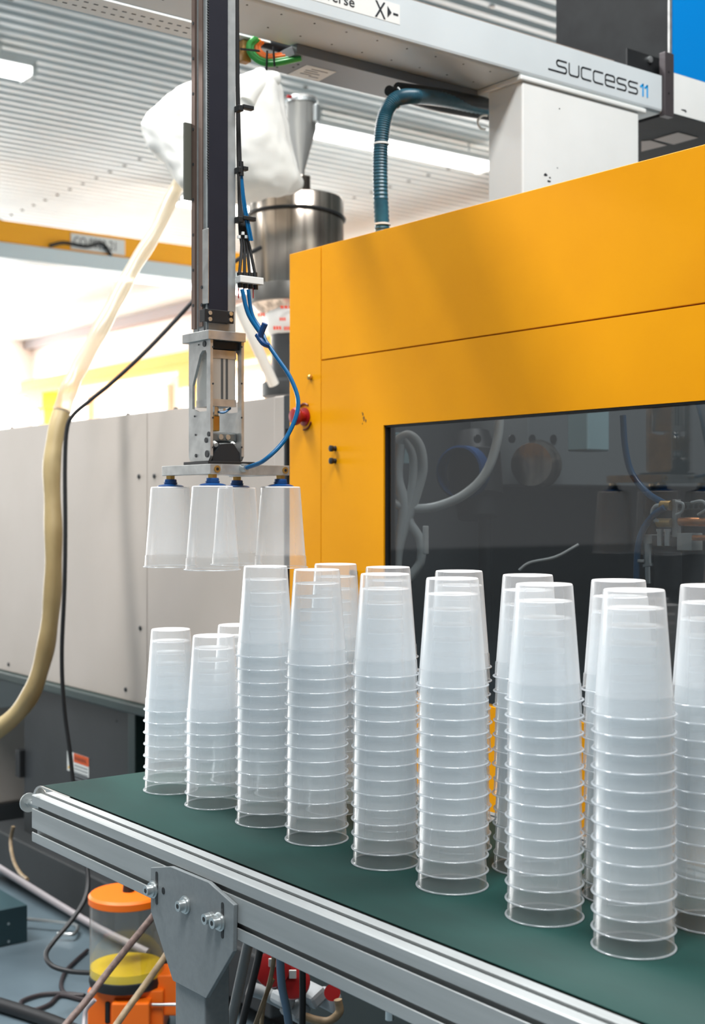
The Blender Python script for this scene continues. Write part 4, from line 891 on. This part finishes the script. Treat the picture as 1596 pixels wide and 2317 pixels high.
# ------------------------------------------------------------------ things on the floor
# lubricator
Zo = 3.45; so_ = Zo / 3000; oc = atZ(287, 2100, Zo)
def zo(py): return max(0.0, CAMZ + (HY - py) * so_)
lu = thing('grease_lubricator', 'orange lubrication pump with clear reservoir of yellow grease under the conveyor', 'pump', (oc.x, oc.y, 0))
RR = 86 * so_
ztop_l = zo(2022); zbot_l = zo(2212)
MB().lathe([(0, ztop_l + 0.006), (RR * 0.94, ztop_l + 0.004), (RR, ztop_l - 0.002), (RR, ztop_l - 0.018), (RR * 0.98, ztop_l - 0.02), (0, ztop_l - 0.02)], (oc.x, oc.y, 0), seg=48).build('lid', orange, lu, smooth=True)
MB().lathe([(0.0, ztop_l + 0.004), (0.016, ztop_l + 0.004), (0.014, ztop_l + 0.022), (0, ztop_l + 0.024)], (oc.x + 0.005, oc.y, 0), seg=16).build('filler_cap', blackp, lu, smooth=True)
rv = MB().lathe([(RR * 0.965, ztop_l - 0.019), (RR * 0.965, zbot_l)], (oc.x, oc.y, 0), seg=48).build('reservoir', clearp, lu, smooth=True)
MB().lathe([(0, zo(2182)), (RR * 0.95, zo(2182)), (RR * 0.955, zo(2196)), (RR * 0.95, zo(2200)), (0, zo(2200))], (oc.x, oc.y, 0), seg=48).build('grease', grease, lu, smooth=True)
MB().lathe([(0, zbot_l + 0.014), (RR * 0.96, zbot_l + 0.014), (RR * 0.985, zbot_l), (RR * 0.96, zbot_l - 0.012), (0, zbot_l - 0.012)], (oc.x, oc.y, 0), seg=48).build('reservoir_ring', blackp, lu, smooth=True)
u = Vector((CS, -SN, 0)); v_ = Vector((SN, CS, 0)); RM = Matrix(((CS, SN, 0), (-SN, CS, 0), (0, 0, 1)))
def obox(px0, px1, z0, z1, dz0, dz1, name, mt, par, bev=0.004):
    """box aligned to the pump's own axes"""
    a = u * ((px0 - 282) * so_) + v_ * dz0; b = u * ((px1 - 282) * so_) + v_ * dz1
    c = oc + (a + b) / 2; c.z = (z0 + z1) / 2; hx_ = abs(px1 - px0) * so_; hy_ = abs(dz1 - dz0)
    return MB().box(c - Vector((hx_, hy_, z1 - z0)) / 2, c + Vector((hx_, hy_, z1 - z0)) / 2, bev, M=RM).build(name, mt, par)
obox(203, 372, 0.02, zbot_l - 0.012, -0.06, 0.07, 'pump_body', orange, lu)
obox(263, 346, 0.005, zbot_l - 0.03, -0.10, -0.055, 'motor_box', orange, lu)
obox(243, 254, 0.05, zbot_l - 0.04, -0.063, -0.058, 'recess', blackp, lu)
obox(346, 420, 0.06, zbot_l + 0.02, -0.04, 0.05, 'side_block', orange, lu)
obox(205, 372, 0.0, 0.02, -0.07, 0.07, 'mount_plate', blackp, lu)
c = oc + u * (66 * so_) - v_ * 0.07; c.z = zo(2250); MB().cyl(c, c + u * 0.12, 0.004, seg=10).build('grease_pipe', zinc, lu, smooth=True)
def hose(pts, r, name, mt, lab, cat='hose', grp=None):
    o = MB().tube([atZ(*p) for p in pts], r, seg=12).build(name, mt, smooth=True); return tag(o, lab, cat, grp)
brn = mat('brown_braided_hose', S(120, 100, 92), 0.6, 0, S(90, 74, 70), 90)
tanh = mat('tan_hose', S(150, 130, 100), 0.55, 0, S(120, 102, 78), 50)
hose([(372, 2040, 2.9), (345, 2075, 2.9), (300, 2130, 2.88), (240, 2205, 2.85), (195, 2265, 2.8), (140, 2330, 2.75), (90, 2400, 2.7)], 0.0075, 'braided_hose', brn, 'thick brown braided hose crossing in front of the orange lubrication pump')
hose([(400, 2120, 2.95), (370, 2170, 2.93), (320, 2240, 2.9), (265, 2317, 2.85), (200, 2420, 2.8)], 0.0075, 'braided_hose', tanh, 'tan hose slanting down beside the conveyor leg, right of the brown hose')
hose([(-80, 1915, 4.1), (0, 1965, 4.05), (205, 2090, 3.85), (335, 2155, 3.75)], 0.011, 'grey_pipe', mat('grey_pipe', S(150, 144, 146), 0.45), 'grey straight pipe leading to the orange pump reservoir', 'pipe')
hose([(30, 1870, 4.3), (24, 1905, 4.3), (30, 1945, 4.2), (45, 1975, 4.1), (62, 1990, 4.0)], 0.006, 'tan_cable', tanh, 'thin tan cable bending behind the left end of the conveyor', 'cable')
flo = [(198, 2150), (170, 2175), (147, 2200), (138, 2230), (152, 2250), (190, 2252), (150, 2248), (95, 2250), (50, 2265), (52, 2282), (80, 2284), (112, 2272), (138, 2252), (190, 2262), (240, 2262)]
fc = MB().tube([onH(x, y, 0.008) for x, y in flo], 0.006, seg=8).build('floor_cable', mat('brown_black_cable', S(52, 46, 48), 0.5), smooth=True); tag(fc, 'dark cable looped on the grey floor left of the orange pump', 'cable')
ph = MB().tube([onH(-60, 2255, 0.02), onH(40, 2285, 0.02), onH(120, 2312, 0.02), onH(200, 2345, 0.02)], 0.018, seg=12).build('floor_hose', rubber, smooth=True); tag(ph, 'thick black hose lying on the floor in the lower left corner', 'hose')
hose([(215, 2262, 3.1), (195, 2285, 3.1), (190, 2317, 3.08), (188, 2380, 3.0)], 0.005, 'grey_cable', mat('grey_pipe', S(150, 144, 146), 0.45), 'short grey cable bending down below the orange pump', 'cable')
# junction box on floor
jb = thing('junction_box', 'dark teal metal box with screws on the floor at the left edge', 'box', onH(20, 2140, 0.0))
c = onH(62, 2130, 0.0)
XJ = c.x; b0 = MB().box((XJ - 0.25, c.y, 0.0), (XJ, c.y + 0.3, 0.115), 0.002).build('box_body', mat('teal_box', S(48, 74, 80), 0.5), jb)
for z in (0.025, 0.085): 
    q5 = onY(19, 2090 if z > 0.05 else 2130, c.y); MB().cyl(q5, q5 - EY * 0.002, 0.0045, seg=12).build('box_screw', zinc, jb, smooth=True)
cr_ = MB().tube([onH(60, 2080, 0.03), onH(110, 2085, 0.03), onH(165, 2092, 0.025), onH(176, 2100, 0.02), onH(165, 2114, 0.02), onH(130, 2113, 0.02)], 0.006, seg=8).build('wire_handle', zinc, smooth=True); tag(cr_, 'thin bent metal rod lying behind the teal floor box', 'rod')
# small teal block in the distance
# plugs and hoses under the conveyor
Zp = 2.55; sp = Zp / 3000
def plug(px, py, lab, ry=0.0):
    t = thing('power_plug', lab, 'plug', atZ(px, py + 45, Zp), 'red industrial plugs under the conveyor')
    c = atZ(px, py, Zp); ax = Vector((-0.55, -0.7, 0.45)).normalized()
    MB().lathe([(0, -0.045), (0.02, -0.045), (0.026, -0.02), (0.030, 0.0), (0.033, 0.002), (0.033, 0.02), (0.026, 0.022), (0, 0.022)], c, seg=24, ax=ax).build('plug_cap', redp, t, smooth=True)
    w2 = MB(); cc = c + ax * 0.022 + EZ * 0.012; w2.box(cc - Vector((.007, .002, .008)), cc + Vector((.007, .002, .008)), 0.001, M=Matrix.Rotation(-0.7, 3, 'Z')).build('rating_label', paper, t)
    MB().lathe([(0, -0.11), (0.012, -0.11), (0.020, -0.09), (0.022, -0.05), (0.022, -0.044), (0, -0.044)], c, seg=20, ax=ax).build('plug_body', mat('plug_grey', S(150, 155, 158), 0.5), t, smooth=True)
plug(618, 2196, 'left red industrial power plug hanging under the conveyor'); plug(664, 2222, 'right red industrial power plug behind the black cable')
blk = thing('socket_cluster', 'pale grey plug housings tangled below the red power plugs', 'socket', atZ(690, 2300, 2.65))
for px, py, w3, h3 in ((668, 2285, 34, 44), (705, 2250, 36, 46), (640, 2262, 28, 30), (745, 2262, 44, 30)):
    c = atZ(px, py, 2.65); s5 = 2.65 / 3000; MB().box(c - Vector((w3 * s5 / 2, 0.03, h3 * s5 / 2)), c + Vector((w3 * s5 / 2, 0.03, h3 * s5 / 2)), 0.008, M=Matrix.Rotation(0.3 + px * 0.01, 3, 'Y')).build('housing', mat('plug_grey', S(150, 155, 158), 0.5), blk)
c = atZ(752, 2246, 2.6); MB().cyl(c, c - ray(752, 2246).normalized() * 0.01, 0.016, seg=18).build('red_cap', redp, blk, smooth=True)
bh = mat('steel_blue_hose', S(96, 124, 150), 0.45); gh = mat('grey_hose', S(130, 136, 138), 0.5)
hose([(580, 2050, 2.4), (565, 2120, 2.4), (550, 2190, 2.38), (535, 2260, 2.36), (518, 2340, 2.34), (505, 2420, 2.34)], 0.0095, 'grey_hose', gh, 'thick grey hose hanging straight down just right of the conveyor leg')
hose([(632, 2080, 2.35), (634, 2160, 2.35), (638, 2230, 2.35), (650, 2290, 2.35), (662, 2380, 2.35)], 0.0075, 'blue_grey_hose', bh, 'blue-grey hose hanging in front of the red power plugs')
hose([(622, 2080, 2.38), (620, 2165, 2.38), (610, 2225, 2.38), (592, 2280, 2.36), (570, 2340, 2.36)], 0.0042, 'cream_hose', tanh, 'thin cream hose hanging between grey and blue-grey hoses', 'hose')
hose([(618, 2215, 2.42), (600, 2260, 2.42), (592, 2317, 2.42), (590, 2380, 2.42)], 0.004, 'cream_cable', tanh, 'second thin cream cable below the left red plug', 'cable')
hose([(684, 2110, 2.38), (685, 2200, 2.38), (685, 2280, 2.38), (683, 2380, 2.38)], 0.006, 'black_cable', rubber, 'black cable hanging straight in front of the right red plug', 'cable')
hose([(592, 2080, 2.5), (588, 2150, 2.5), (570, 2230, 2.5), (548, 2320, 2.5), (540, 2400, 2.5)], 0.007, 'black_cable', rubber, 'black cable hanging close behind the thick grey hose', 'cable')
hose([(765, 2262, 2.55), (768, 2290, 2.55), (745, 2310, 2.55), (715, 2308, 2.55), (690, 2300, 2.55)], 0.008, 'cream_hose', tanh, 'curled cream hose under the pale plug housings', 'hose')
hose([(560, 2235, 2.7), (600, 2248, 2.7), (640, 2268, 2.7)], 0.014, 'grey_pipe', gh, 'short grey pipe end behind the hanging hoses', 'pipe')
c = onX(882, 2303, 0.952); MB().cyl(c + EZ * 0.012, c - EZ * 0.002, 0.005, seg=12).build('rail_screw', zinc, cv, smooth=True)
